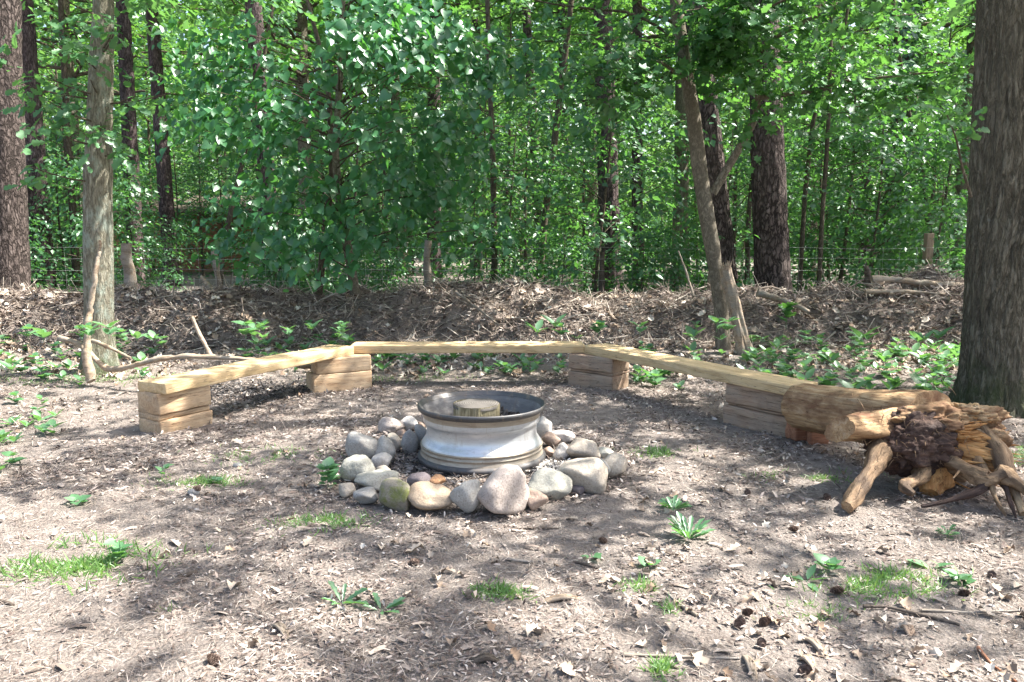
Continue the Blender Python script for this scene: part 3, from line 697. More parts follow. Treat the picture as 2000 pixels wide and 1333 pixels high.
# ------------------------------------------------------------------ hut far behind
hb = base_at(372, 30); hut = thing('wooden_hut', 'low dark hut with orange brown board wall deep in the wood', 'hut', hb)
for q in range(9):
    link('board', new_mesh('board', *beam(6.0, .05, .235, .01, 6, .004, q), M['redwood']), hut, (0, 0, .1+q*.24))
rv = np.array([(-3.4, -.7, 2.2), (3.4, -.7, 2.2), (3.4, 2.4, 2.9), (-3.4, 2.4, 2.9)]); rv = np.concatenate([rv, rv+[0, 0, .12]])
link('roof', new_mesh('roof', rv, [np.array([(3, 2, 1, 0), (4, 5, 6, 7), (0, 1, 5, 4), (1, 2, 6, 5), (2, 3, 7, 6), (3, 0, 4, 7)])], M['darkstick']), hut)
for sx in (-3, 3):
    link('side_wall', new_mesh('side_wall', *beam(2.2, .06, 2.3, .01, 6, .004, 3), M['darkstick']), hut, (sx, 1.1, 0), (0, 0, R(90)))

# ------------------------------------------------------------------ wire fence
FY = 13.5
fence = thing('wire_fence', 'wire mesh fence on wooden posts behind the leaf mound', 'fence', (0, FY, 0))
def wavy_post(px, top, w, Y, mat, seed, bend=0.0, sides=14):
    x = (px-1000)/FOC*(Y*.99+.2); zt = PD(px, top, Y)[2]
    z = np.linspace(-.1, zt, 24); t = z/zt
    pth = np.stack([x+bend*np.sin(t*4+seed), np.full(24, Y-FY)+.02*np.sin(t*5), z], 1)
    link('post', new_mesh('post', *tube(pth, PX(w, Y)/2*np.linspace(1.05, .92, 24), sides, amp=.3, freq=5, seed=seed), M[mat], True), fence)
wavy_post(257, 476, 21, FY, 'stick', 1, .02); wavy_post(841, 470, 17, FY, 'stick', 2, .05); wavy_post(1174, 492, 12, FY, 'darkstick', 3)
wavy_post(1385, 500, 13, FY, 'deadwood', 4); wavy_post(426, 486, 12, FY, 'stick', 6, .03); wavy_post(-120, 480, 18, FY, 'deadwood', 8)
xx = (1801-1000)/FOC*13.5; zt = PD(1801, 462, FY)[2]
link('post', new_mesh('post', *beam(zt+.1, .14, .12, .01, 20, .004, 7), M['block_grey']), fence, (xx, 0, zt/2), (0, R(90), 0))
wm = NT('galvanised wire').pbsdf((.55, .57, .55), .5, metal=.6)
for z in (.68, .86, 1.04, 1.22):
    xq = np.linspace(-11, 9, 60)
    link('wire', new_mesh('wire', *tube(np.stack([xq, 0*xq-.07, z+.015*np.sin(xq*2.1+z*9)], 1), .0014, 4), wm), fence)
vw = new_mesh('upright_wire', *tube([(0, -.075, .5), (0, -.075, .9), (0, -.075, 1.23)], .0012, 4), wm)
for q in range(60): link('upright_wire', vw, fence, (-7.5+q*.28, 0, 0))

# ------------------------------------------------------------------ bench
bench = thing('plank_bench', 'long angled bench of three yellow planks on squared timber blocks round the fire pit', 'bench', (-.4, 7.6, 0))
B0 = np.array([-.4, 7.6, 0])
ZS, TH, BW = .385, .078, .29
def plank(fa, fb, side, seed, ext=(0, 0), amp=.004, zo=0.0):
    """front edge from fa to fb (world xy), plank lies behind it"""
    fa, fb = np.array(fa), np.array(fb); d = fb-fa; L = np.linalg.norm(d); d /= L; nrm = np.array([-d[1], d[0]])
    L2 = L+ext[0]+ext[1]; c = (fa-d*ext[0]+fb+d*ext[1])/2 + nrm*BW/2
    return link('seat_plank', new_mesh('seat_plank', *beam(L2, BW, TH, .007, 60, amp, seed), M['plank']), bench, (c[0]-B0[0], c[1]-B0[1], ZS-TH+zo), (0, 0, math.atan2(d[1], d[0])))
A = G(327, 750, ZS)[:2]; Bq = G(694, 676, ZS)[:2]; Cq = G(1142, 675, ZS)[:2]; Dq = G(1546, 754, ZS)[:2]
plank(A, Bq, 1, 1, (.02, -.02), .004, .0); plank(Bq, Cq, 1, 2, (.05, .0), .0018, .003); plank(Cq, Dq, 1, 3, (.03, 0), .002, -.002)
def block(fa, fb, width, hgts, mats, seed, zs=ZS-TH, skew=0.0, inset=(0, 0)):
    fa, fb = np.array(fa)[:2], np.array(fb)[:2]; d = fb-fa; L = np.linalg.norm(d); d /= L; nrm = np.array([-d[1], d[0]])
    c = (fa+fb)/2 + nrm*width/2
    t = link('support_block', None, bench, (c[0]-B0[0], c[1]-B0[1], 0), (0, 0, math.atan2(d[1], d[0])))
    z = -.05; tot = zs+.052
    for q, (h, w, dx, dy) in enumerate(hgts):
        hh = tot*h
        link('beam', new_mesh('beam', *beam(L*w, width*(1-abs(dy)*.5), hh-.002, .009, 20, .006, seed+q*3, freq=9), M[mats[q % len(mats)]]), t, (L*dx, dy*width*.5, z))
        z += hh
    return t
f0_ = G(313, 853)[:2]; block(f0_, f0_+.45*np.array([math.cos(R(58)), math.sin(R(58))]), .26, [(.44, 1.0, 0, -.02), (.12, .985, 0, .10), (.44, .985, -.005, 0)], ['block'], 11)
block(G(612, 768), G(727, 757), .26, [(.60, 1.0, 0, -.02), (.40, .93, .035, .03)], ['block'], 21)
block(G(1109, 752), G(1196, 765), .30, [(.52, 1.0, 0, -.04), (.08, .97, 0, .12), (.40, .985, .0, 0)], ['block_grey', 'block_grey', 'block_grey'], 31)
block(G(1414, 823), G(1539, 852), .26, [(.5, 1.03, -.01, -.04), (.07, .97, .0, .12), (.43, .98, .0, 0)], ['block_grey'], 41)

# ------------------------------------------------------------------ uprooted log
L0 = G(1565, 828); LOGB = np.array([2.25, 4.75, 0])
log = thing('uprooted_log', 'thick peeled log with torn root plate lying at the end of the bench', 'log', LOGB)
a0 = G(1562, 778, .30) ; 
pa = np.array([2.02, 5.52, .255]); pb = np.array([2.42, 4.5, .34])
ax = nz(pb-pa)
def fib(seed, k=3.0, amp=.16, along=1.2):
    return lambda r, th, z, X: r*(1+amp*fbm(np.cos(th)*k, np.sin(th)*k, np.linspace(0, 1, r.shape[0])[:, None]*along*3, 4, seed))
def axial(name, pts, rad, sides, mat, seed, k=3.0, amp=.16, along=1.2, flat=1.0):
    """a limb meshed along its own X axis so that the grain runs along it"""
    P = np.asarray(pts, float); n = len(rad); q = smooth_path(P, n); b = q[0].copy(); d = nz(q[-1]-q[0])
    rot = Vector((1, 0, 0)).rotation_difference(Vector(d)); Mi = np.array(rot.inverted().to_matrix())
    V, F = tube((q-b) @ Mi.T, rad, sides, fn=fib(seed, k, amp, along)); 
    if flat != 1.0: V[:, 2] *= flat
    o = link(name, new_mesh(name, V, F, M[mat], True), log, b); o.rotation_mode = 'QUATERNION'; o.rotation_quaternion = rot; return o
rad = np.interp(np.linspace(0, 1, 60), [0, .012, .04, .5, .8, 1], [.14, .155, .16, .168, .19, .22])
axial('trunk', [pa-LOGB, pa+ax*.35-LOGB, pa+ax*.75-LOGB, pb-LOGB], rad, 64, 'log', 2, 2.2, .07)
def lump(c, r, amp, freq, seed, sub=4, rotz=0.0, ridge=False):
    bm = bmesh.new(); bmesh.ops.create_icosphere(bm, subdivisions=sub, radius=1)
    V = np.array([v.co[:] for v in bm.verts]); F = np.array([[v.index for v in f.verts] for f in bm.faces]); bm.free()
    n = fbm(V[:, 0]*freq, V[:, 1]*freq, V[:, 2]*freq, 5, seed)
    if ridge: n = .95*n + .24*(1-2*np.abs(fbm(V[:, 0]*freq*1.5, V[:, 1]*freq*.7, V[:, 2]*freq*1.7, 4, seed+3)))
    V = V*(1+amp*n)[:, None]*np.array(r)
    if rotz: cz, sz = math.cos(rotz), math.sin(rotz); V = V @ np.array([[cz, sz, 0], [-sz, cz, 0], [0, 0, 1]])
    return V+np.asarray(c), [F]
def W(px, py, Y): return PD(px, py, Y)-LOGB
g = np.random.default_rng(60)
link('root_plate', new_mesh('root_plate', *lump(W(1778, 866, 4.42), (.24, .15, .175), .24, 2.6, 3, 6, 0, True), M['rot']), log)
link('root_crown', new_mesh('root_crown', *lump(W(1812, 822, 4.55), (.32, .2, .115), .28, 2.4, 8, 6, .25, True), M['log']), log)
link('root_flank', new_mesh('root_flank', *lump(W(1885, 862, 4.52), (.2, .15, .15), .34, 2.6, 18, 6, -.4, True), M['log']), log)
link('root_underside', new_mesh('root_underside', *lump(W(1830, 905, 4.5), (.2, .13, .1), .34, 2.6, 28, 5, 0, True), M['rootskin']), log)
# sawn stub, flattened, with a clean pale cut
axial('sawn_stub', [W(1770, 828, 4.6), W(1700, 835, 4.42), W(1640, 838, 4.27)], np.linspace(.12, .088, 26), 30, 'log', 5, 1.8, .28, .6, .8)
# torn orange wood: a split half shell and splinters
xsn, thn = 26, 26; uu, tt_ = np.meshgrid(np.linspace(0, 1, xsn), np.linspace(-2.0, 1.2, thn))
rsh = .105*(1+.22*fbm(tt_*3, uu*.8, 0, 4, 5)) + .02*uu; end = .22*(1+.5*vn(tt_*6, 1.1, 0, 3))
SV = np.stack([uu*end, rsh*np.cos(tt_+2.4), rsh*np.sin(tt_+2.4)], -1).reshape(-1, 3); i_ = np.arange(thn-1)[:, None]*xsn; j_ = np.arange(xsn-1)[None]
SF = np.stack([i_+j_, i_+j_+1, i_+xsn+j_+1, i_+xsn+j_], -1).reshape(-1, 4)
tw = link('torn_wood', new_mesh('torn_wood', np.concatenate([SV, SV*[1, .86, .86]]), [SF, SF[:, ::-1]+len(SV)], M['splint']), log, W(1852, 875, 4.46), (0, .12, -.55))
mb = MB()
for k in range(130):
    b = W(1880+g.normal(0, 26), 868+g.normal(0, 26), 4.42+g.uniform(-.06, .1)); d = nz(np.array([.8, -.5, .05])+g.normal(0, .22, 3)); L = g.uniform(.05, .2); w_ = g.uniform(.003, .010)
    mb.add(*tube([b-d*.05, b+d*L*.4+g.normal(0, .006, 3), b+d*L*.8, b+d*L], np.array([1, 1.1, .6, .1])*w_, 4))
link('splinters', mb.mesh('splinters', M['splint']), log, kind='stuff')
link('root_knob', new_mesh('root_knob', *lump(W(1900, 812, 4.5), (.14, .1, .06), .4, 3.0, 14, 5, 0, True), M['log']), log)
roots = [([(1725, 870, 4.42), (1705, 910, 4.25), (1682, 950, 4.12), (1655, 992, 4.02)], .062, .032, 'rootskin'),
         ([(1800, 905, 4.4), (1800, 940, 4.3), (1775, 938, 4.22), (1765, 952, 4.15), (1785, 966, 4.1)], .05, .016, 'rootskin'),
         ([(1810, 890, 4.52), (1822, 930, 4.42), (1816, 966, 4.32)], .09, .06, 'splint'),
         ([(1840, 890, 4.38), (1895, 922, 4.2), (1930, 935, 4.1), (1965, 925, 4.05)], .05, .03, 'rootskin'),
         ([(1905, 830, 4.48), (1945, 880, 4.3), (1958, 925, 4.15), (1985, 960, 4.05), (2000, 1004, 3.95)], .055, .02, 'rootskin'),
         ([(1935, 938, 4.08), (1900, 962, 4.05), (1870, 975, 4.05), (1830, 983, 4.06), (1800, 990, 4.06)], .026, .007, 'rot'),
         ([(1945, 920, 4.1), (1985, 945, 4.05), (2010, 965, 4.0), (2060, 1000, 3.95)], .045, .02, 'rootskin'),
         ([(1935, 930, 4.1), (1938, 960, 4.05), (1950, 985, 4.0), (1965, 1008, 3.98)], .02, .005, 'rootskin'),
         ([(1960, 940, 4.08), (1975, 975, 4.0), (1985, 1012, 3.95)], .018, .005, 'rot'),
         ([(1920, 850, 4.42), (1915, 890, 4.3), (1935, 930, 4.15)], .03, .02, 'rootskin'),
         ([(1860, 905, 4.33), (1880, 920, 4.22), (1862, 935, 4.15)], .012, .004, 'rootskin')]
for k, (pts, r0, r1, mt) in enumerate(roots):
    q = np.array([W(*c) for c in pts]); q[:, 2] = np.maximum(q[:, 2], .0)
    q[1:-1] += g.normal(0, .012, q[1:-1].shape)
    axial('root', q, np.linspace(r0, r1, 30)*(1+.18*np.sin(np.linspace(0, 9, 30)+k)), 20, mt, k, 2.6, .3, 1.6)
mb = MB()
for k in range(150):
    b = W(1785+g.normal(0, 60), 858+g.normal(0, 34), 4.33+g.uniform(-.05, .1)); d = nz(g.normal(0, 1, 3)+[0, -.7, -.3]); L = g.uniform(.03, .09)
    mb.add(*tube([b, b+d*L*.5, b+d*L+[0, 0, -.015]], [.003, .002, .0008], 3, cap=False))
link('root_fibres', mb.mesh('root_fibres', M['rootskin']), log, kind='stuff')
# chocks under the log
for k, (x0, x1, y, lab) in enumerate(((1551, 1588, 862, 'small red brown timber chock wedged under the log beside the bench'), (1584, 1622, 868, 'short dark split chock under the peeled log'))):
    a, b = G(x0, y), G(x1, y); c = (a+b)/2
    link('timber_chock', new_mesh('timber_chock', *beam(b[0]-a[0], .16, .15, .01, 12, .008, 50+k), M['redwood']), None, (c[0], c[1]+.09, -.01), (0, 0, .1-.15*k), label=lab, category='chock')

# ------------------------------------------------------------------ fire pit
PIT = G(941, 896); PIT[2] = 0
RR = .413
rim = thing('wheel_rim', 'silver steel wheel rim used as a fire bowl inside the stone ring', 'fire bowl', (PIT[0], PIT[1], -.005))
def rim_mat(name, base, dark, metal, rough, thr, tint):
    t = NT(name); co = t.coord('Object', (1, 1, 2.5)); a = t.noise(co, 6, 6, .7, .5); b = t.noise(t.coord('Object', (1, 1, 8)), 14, 5, .7)
    c = t.mix(t.ramp(a, [(thr, (0,)*3), (thr+.2, (.75,)*3)]), base, tint)
    c = t.mix(t.ramp(b, [(.52, (0,)*3), (.72, (.6,)*3)]), c, dark)
    st = t.noise(t.coord('Object', (1, 1, .18)), 26, 4, .65); c = t.mix(t.ramp(st, [(.56, (0,)*3), (.74, (.5,)*3)]), c, (.27, .2, .14))
    fl = t.noise(t.coord('Object'), 60, 3, .6); c = t.mix(t.ramp(fl, [(.66, (0,)*3), (.72, (.8,)*3)]), c, dark)
    return t.pbsdf(c, t.ramp(a, [(.3, (rough,)*3), (.7, (rough+.25,)*3)]), t.bump(b, .15, .003), metal, .5)
M['silver'] = rim_mat('silver paint', (.58, .595, .61), (.36, .36, .355), .65, .28, .48, (.46, .475, .49))
M['bead'] = rim_mat('rusty bead seat', (.4, .355, .29), (.2, .145, .1), .55, .38, .45, (.28, .23, .18))
M['soot'] = rim_mat('sooty steel', (.1, .1, .105), (.03, .03, .03), .6, .4, .5, (.16, .14, .125))
M['inner'] = rim_mat('burnt inner steel', (.17, .165, .165), (.05, .045, .043), .4, .5, .5, (.42, .4, .38))
def lp(name, prof, mat): link(name, new_mesh(name, *lathe([(r*RR, z*1.25) for r, z in prof], 128), M[mat], True), rim)
lp('upper_lip', [(.93, .268), (.955, .269), (.978, .275), (.994, .282), (1.0, .29), (.997, .298), (.985, .302), (.97, .299), (.955, .288), (.93, .28)], 'soot')
lp('upper_band', [(.935, .270), (.933, .262), (.92, .254), (.914, .246), (.913, .240)], 'bead')
lp('barrel', [(.914, .247), (.912, .238), (.909, .226), (.908, .214), (.905, .2125), (.884, .2075), (.881, .206), (.868, .196), (.861, .18), (.86, .165), (.864, .15), (.874, .137), (.895, .125), (.918, .116), (.932, .108), (.94, .1), (.943, .094)], 'silver')
lp('bead_seat', [(.943, .099), (.958, .098), (.960, .096), (.960, .091), (.957, .089), (.944, .088), (.944, .086), (.946, .076), (.952, .075), (.953, .070), (.949, .069), (.95, .06), (.96, .052), (.966, .046)], 'bead')
lp('lower_lip', [(.958, .048), (.975, .043), (1.0, .038), (1.012, .028), (1.005, .016), (.97, .008), (.9, .004), (.84, .0), (.82, .0)], 'soot')
lp('inner_wall', [(.94, .282), (.915, .262), (.895, .24), (.88, .215), (.852, .2), (.84, .18), (.838, .15), (.85, .125), (.9, .105), (.93, .09), (.935, .03)], 'inner')
# bowl filling
g = np.random.default_rng(70)
ang = g.uniform(0, 6.28, 1500); rr = np.sqrt(g.uniform(0, 1, 1500))*RR*.76
P = np.stack([PIT[0]+np.cos(ang)*rr, PIT[1]+np.sin(ang)*rr, .235+g.uniform(0, .03, 1500)], 1)
mk = P[:, 0] - PIT[0] + .5*(P[:, 1]-PIT[1]) > -.02
V, F = lathe([(.001, .245), (.2, .238), (.352, .222)], 40)
t = NT('grey ash'); cc = t.ramp(t.noise(t.coord('Object'), 9, 5), [(.35, (.06, .055, .05)), (.5, (.3, .28, .26)), (.68, (.6, .57, .54))]); M['ashbed'] = t.pbsdf(cc, .95, t.bump(t.noise(t.coord('Object'), 40), .8, .02))
link('ash_bed', new_mesh('ash_bed', V, F, M['ashbed'], True), None, (PIT[0], PIT[1], 0), kind='stuff', label='pale grey ash filling the bottom of the wheel rim', category='ash')
link('charcoal', new_mesh('charcoal', *place(T_RH, P[mk], g.normal(0, 1, (mk.sum(), 3))*[1, 1, .4], g.normal(0, .6, (mk.sum(), 3))+[0, 0, 1], g.uniform(.02, .06, mk.sum())), M['char']), kind='stuff', label='black charcoal bits lying on the ash inside the rim', category='charcoal')
# wood block in the bowl
wb = np.array([PIT[0]-.035, PIT[1]-.01, .17])
stump = thing('wood_block', 'short weathered grey log standing upright in the rim', 'log', wb)
z = np.linspace(0, .2, 14); pth = np.stack([0*z, 0*z, z], 1)
link('side', new_mesh('side', *tube(pth, .146, 60, fn=lambda r, th, z, X: r*(1+.035*np.abs(np.sin(th*14+vn(th*3, z*2, 0, 1)*3))+.03*np.sin(th*3+1)), cap=False), bark_mat('log side', (.07, .058, .035), (.25, .22, .14), (.4, .36, .26), (22, 22, 2), bd=.006), True), stump)
V, F = lathe([(.0005, .203), (.03, .2035), (.07, .203), (.11, .2025), (.138, .201), (.15, .195), (.149, .18)], 60)
V[:, 2] += .006*fbm(V[:, 0]*9, V[:, 1]*9, 0, 3, 2)
t = NT('sawn end'); vd = t.n('ShaderNodeVectorMath', operation='LENGTH'); t.l(t.coord('Object', (1, 1, 0)), vd.inputs[0])
wv = t.math('SINE', t.math('ADD', t.math('MULTIPLY', vd.outputs['Value'], 420), t.math('MULTIPLY', t.noise(t.coord('Object'), 9), 6)))
cc = t.mix(t.ramp(t.noise(t.coord('Object'), 14, 6, .7), [(.35, (0,)*3), (.65, (1,)*3)]), t.ramp(wv, [(.1, (.07, .063, .056)), (.9, (.16, .148, .132))]), (.11, .1, .092))
link('sawn_top', new_mesh('sawn_top', V, F, t.pbsdf(cc, .9, t.bump(wv, .3, .003)), True), stump)

# stones round the pit
def stone_mat(name, c, spk=.5, moss=0.0, c2=None):
    t = NT(name); co = t.coord('Object'); a = t.noise(co, 5, 5, .65); b = t.noise(co, 110, 3, .7); d = t.noise(co, 38, 5, .75)
    c2 = c2 or tuple(q*.62 for q in c)
    col = t.mix(t.ramp(a, [(.35, (0,)*3), (.65, (1,)*3)]), c2, c)
    col = t.mix(t.ramp(b, [(.53, (0,)*3), (.62, (spk,)*3)]), col, tuple(q*.38 for q in c)); dz = t.noise(co, 3.2, 6, .75); col = t.mix(t.ramp(dz, [(.52, (0,)*3), (.7, (.55,)*3)]), col, (.2, .165, .13))
    col = t.mix(t.ramp(d, [(.58, (0,)*3), (.75, (spk*.7,)*3)]), col, tuple(min(.85, q*1.5) for q in c))
    if moss: col = t.mix(t.ramp(t.noise(co, 8, 6, .75), [(.62-moss*.3, (0,)*3), (.75-moss*.3, (.9,)*3)]), col, (.15, .17, .05))
    return t.pbsdf(col, .8, t.bump(t.math('ADD', a, t.math('ADD', t.math('MULTIPLY', b, .3), t.math('MULTIPLY', d, .5))), .6, .014), spec=.3)
SM = {'grey': stone_mat('grey stone', (.46, .44, .41)), 'pink': stone_mat('pink granite', (.5, .43, .39), .7), 'tan': stone_mat('tan stone', (.36, .29, .22), .45, 0, (.28, .21, .15)),
      'dark': stone_mat('dark stone', (.2, .17, .18), .4), 'green': stone_mat('greenish stone', (.42, .41, .36), .5, .05), 'moss': stone_mat('mossy stone', (.3, .27, .22), .5, .5),
      'pale': stone_mat('pale stone', (.6, .56, .52), .35), 'brown': stone_mat('brown stone', (.42, .31, .25), .45), 'blue': stone_mat('blue grey stone', (.36, .35, .34), .5), 'orange': stone_mat('orange stone', (.55, .3, .15), .7, 0, (.12, .08, .06)),
      'beige': stone_mat('beige stone', (.5, .44, .37), .5)}
Zx = lambda v: 560+v/2.703
Zy = lambda v: 620+v/2.703
# x0,x1,y0,y1 in the close-up, material, tilt, label
stones = [
 (480, 608, 537, 628, 'pink', .1, 'plump pinkish stone at the back of the ring beside a pale beige one'),
 (600, 692, 533, 610, 'pale', 0, 'pale beige stone next to the plump pinkish stone'),
 (688, 726, 558, 602, 'brown', 0, 'tiny reddish stone tucked behind the wheel rim'),
 (578, 632, 596, 645, 'brown', .2, 'small brown stone beneath the pale beige one'),
 (605, 688, 604, 728, 'blue', .1, 'upright blue grey stone near the rim'),
 (678, 745, 575, 708, 'blue', -.2, 'dark blue grey stone touching the side of the rim'),
 (525, 610, 628, 716, 'beige', .3, 'brownish stone wedged between upright blue grey stone and long grey slab'),
 (300, 475, 628, 775, 'grey', .35, 'big long light grey slab leaning outward'),
 (452, 565, 640, 775, 'grey', -.4, 'light grey stone lying against the long grey slab'),
 (448, 545, 728, 806, 'pale', .2, 'small whitish stone inside the ring under the light grey one'),
 (285, 452, 742, 880, 'green', .2, 'large grey stone behind the leafy weed'),
 (404, 474, 798, 845, 'brown', 0, 'flat pinkish stone behind the smooth long stone'),
 (468, 548, 794, 848, 'beige', .1, 'flat tan stone between small whitish and smooth long stones'),
 (353, 572, 826, 930, 'green', 0, 'smooth long grey green stone'),
 (346, 470, 916, 996, 'blue', .1, 'lilac grey stone in front of the smooth long stone'),
 (476, 650, 874, 1022, 'moss', .3, 'stone covered with moss'),
 (636, 754, 836, 914, 'dark', 0, 'dark purple oval stone lying on the tan stone'),
 (748, 832, 844, 908, 'orange', 0, 'small orange and black stone beside the dark oval'),
 (642, 870, 898, 1040, 'tan', .1, 'wide tan stone with a notch'),
 (856, 1024, 880, 1052, 'grey', -.45, 'egg shaped grey speckled stone leaning on the largest stone'),
 (1004, 1276, 818, 1066, 'pink', 0, 'largest pinkish granite stone in front of the rim'),
 (1258, 1382, 920, 1030, 'brown', 0, 'small square brown pink stone beside the largest stone'),
 (1270, 1506, 828, 982, 'green', .1, 'broad greenish grey stone'),
 (1440, 1692, 762, 938, 'beige', .15, 'large beige grey stone with a sloping back'),
 (1600, 1708, 764, 874, 'grey', .3, 'grey stone half hidden behind the large beige one'),
 (1666, 1796, 734, 860, 'beige', .6, 'oval grey brown stone leaning at the outer edge'),
 (1478, 1658, 654, 772, 'beige', .1, 'light triangular stone on top of the pile beside the rim'),
 (1408, 1505, 670, 760, 'pale', .2, 'cream stone under the triangular one'),
 (1350, 1444, 618, 694, 'brown', 0, 'purple brown stone close to the rim'),
 (1400, 1520, 606, 670, 'pale', .1, 'pale stone behind the purple brown one'),
 (1310, 1402, 538, 650, 'pale', 0, 'pale stone half hidden behind the rim in the sun'),
 (1358, 1414, 692, 745, 'brown', 0, 'small brown stone at the foot of the rim'),
 (1636, 1724, 698, 764, 'green', 0, 'greenish stone behind the oval grey brown one'),
 (264, 352, 886, 958, 'beige', .1, 'half buried beige stone below the leafy weed'),
 (1500, 1572, 896, 942, 'dark', 0, 'small stone darkened as the shadow in the gap before the large beige stone'),  # dark colour stands for a small shadow in this gap
]
for k, (x0, x1, y0, y1, m_, tl, lab) in enumerate(stones):
    xc, yb_ = (Zx(x0)+Zx(x1))/2, Zy(y1); gp = G(xc, yb_ - 1)
    sc_ = FOC/(gp[1]*math.cos(PITCH)+.2); w = (x1-x0)/2.703/sc_; hp = (y1-y0)/2.703/sc_
    w *= 1.07; dep = w*.85; zb = 0.0
    if lab.startswith('dark purple') or lab.startswith('small orange'): zb = .05; gp = G(xc, yb_, .05)
    hh = math.sqrt(max(hp**2-(dep*.27)**2, (hp*.7)**2))/.97*1.08
    V, F = lump((0, 0, 0), (1, 1, 1), 0, 1.3, k*3+1, 4); gs = np.random.default_rng(900+k)
    NN = nz(gs.normal(0, 1, (15, 3))); dd = gs.uniform(.66, 1.0, 15); pw = 13.0
    V = V*((((np.maximum(V @ NN.T, 0)/dd)**pw).sum(1)+.35)**(-1/pw))[:, None]
    V = V*(1+.06*fbm(V[:, 0]*2.3+k, V[:, 1]*2.3, V[:, 2]*2.3, 4, k))[:, None]; V = V-(V.max(0)+V.min(0))/2
    if 'triangular' in lab or 'largest' in lab: V[:, 0] *= 1 + (-.28 if 'tri' in lab else .2)*V[:, 2]
    if 'notch' in lab: V[:, 2] -= .18*np.exp(-((V[:, 0]-.1)/.16)**2)*(V[:, 2] > 0)
    ct, st = math.cos(tl*.6), math.sin(tl*.6)
    V = V / np.abs(V).max(0) * [w/2*1.03, dep/2, hh/2*1.05]
    V = np.stack([V[:, 0]*ct+V[:, 2]*st*.6, V[:, 1], V[:, 2]*ct-V[:, 0]*st*.6], 1)
    link('stone', new_mesh('stone', V, F, SM[m_], True), None, (gp[0], gp[1]+dep*.42, zb+hh*.43), (0, 0, random.uniform(-.3, .3)), label=lab, category='stone', group='stones ringing the fire pit')

# ------------------------------------------------------------------ litter
def scatter(n, T, mat, size, name, lab, cat, region, g, up=.25, lift=.004, dens=None):
    x, y = region(n)
    if dens is not None:
        k = dens(x, y) > g.uniform(0, 1, n); x, y = x[k], y[k]
    n = len(x); P = np.stack([x, y, surf(x, y)+lift+g.uniform(0, .008, n)], 1)
    D = np.stack([g.normal(0, 1, n), g.normal(0, 1, n), g.normal(0, up*.6, n)], 1); N = np.stack([g.normal(0, up, n), g.normal(0, up, n), np.ones(n)], 1)
    return link(name, new_mesh(name, *place(T, P, D, N, g.uniform(size[0], size[1], n)), M[mat]), kind='stuff', label=lab, category=cat)
g = np.random.default_rng(80)
def clearing(n):                                        # denser close by
    y = 1.9 + (g.uniform(0, 1, n)**1.35)*8.6; x = g.uniform(-1, 1, n)*(1.2+y*.72); return x, y
T_NEED = (np.array([(-.014, 0, 0), (.014, 0, 0), (.022, .55, .05), (-.008, .55, .05), (.01, 1, .0)]), [np.array([(0, 1, 2), (0, 2, 3), (3, 2, 4)])])
T_FLAKE = (np.array([(-.12, 0, 0), (.1, .05, .03), (.17, .55, .07), (.02, 1, .02), (-.15, .7, .06)]), [np.array([(0, 1, 2), (0, 2, 4), (4, 2, 3)])])
T_CURL = leaf_T([(0, 0), (.16, .1), (.3, .3), (.18, .42), (.4, .6), (.2, .7), (.22, .9), (0, 1)])
T_CURL[0][:, 2] += .5*np.abs(T_CURL[0][:, 0]) + .18*np.sin(T_CURL[0][:, 1]*6)
T_CHIP = (np.array([(-.13, 0, 0), (.12, .03, 0), (.16, .5, .05), (.08, 1, 0), (-.1, .95, 0), (-.15, .5, .06)]), [np.array([(0, 1, 2), (0, 2, 5), (5, 2, 3), (5, 3, 4)])])
litd = lambda x, y: .22+.78*np.clip(fbm(x*1.5, y*1.5, 0, 4, 21)*1.9+.5, 0, 1)
scatter(110000, T_FLAKE, 'litter', (.008, .034), 'litter_flakes', 'small bits of bark and leaf spread over the floor', 'litter', clearing, g, .35, dens=litd)
scatter(105000, T_NEED, 'needles', (.025, .075), 'pine_needles', 'dry pine needles strewn over the clearing floor', 'needles', clearing, g, .2, .006, dens=lambda x, y: .12+.88*np.clip(fbm(x*1.3+5, y*1.3, 0, 4, 22)*2.0+.5, 0, 1))
scatter(2200, T_CURL, 'deadleaf', (.025, .065), 'dead_leaves', 'curled dead leaves spread over the clearing', 'dead leaves', clearing, g, .45, .006, dens=lambda x, y: .12+.88*np.clip(fbm(x*.6, y*.6, 0, 3, 23)*1.6+.25, 0, 1))
scatter(800, T_CHIP, 'chip', (.025, .08), 'bark_chips', 'grey brown bark chips strewn over the floor', 'bark chips', clearing, g, .15, .006)
def midr(n):
    y = 4.2+g.uniform(0, 1, n)*6.2; return g.uniform(-1, 1, n)*(1.2+y*.72), y
scatter(70000, T_FLAKE, 'litter', (.014, .05), 'litter_flakes', 'bark and leaf bits around the bench and fire pit', 'litter', midr, g, .4, dens=litd)
scatter(50000, T_NEED, 'needles', (.05, .12), 'pine_needles', 'dry pine needles around the bench and fire pit', 'needles', midr, g, .25, .006, dens=litd)
def moundr(n): return g.uniform(-11, 11, n), 10.12+g.uniform(0, 1, n)*2.5
scatter(8500, T_CURL, 'deadleaf', (.04, .13), 'mound_leaves', 'dead leaves covering the brushwood mound', 'dead leaves', moundr, g, .6, .0, dens=lambda x, y: .15+.85*np.clip(fbm(x*1.3, y*1.6, 0, 3, 24)*1.5+.35, 0, 1))
scatter(45000, T_FLAKE, 'litter', (.03, .11), 'mound_flakes', 'crumbled bark and leaf bits on the mound', 'litter', moundr, g, .6)
scatter(40000, T_NEED, 'needles', (.06, .2), 'mound_needles', 'dry needle straw draped over the mound', 'needles', moundr, g, .7, .01)
def back(n): return g.uniform(-8, 8, n), 8.0+g.uniform(0, 1, n)*2.6
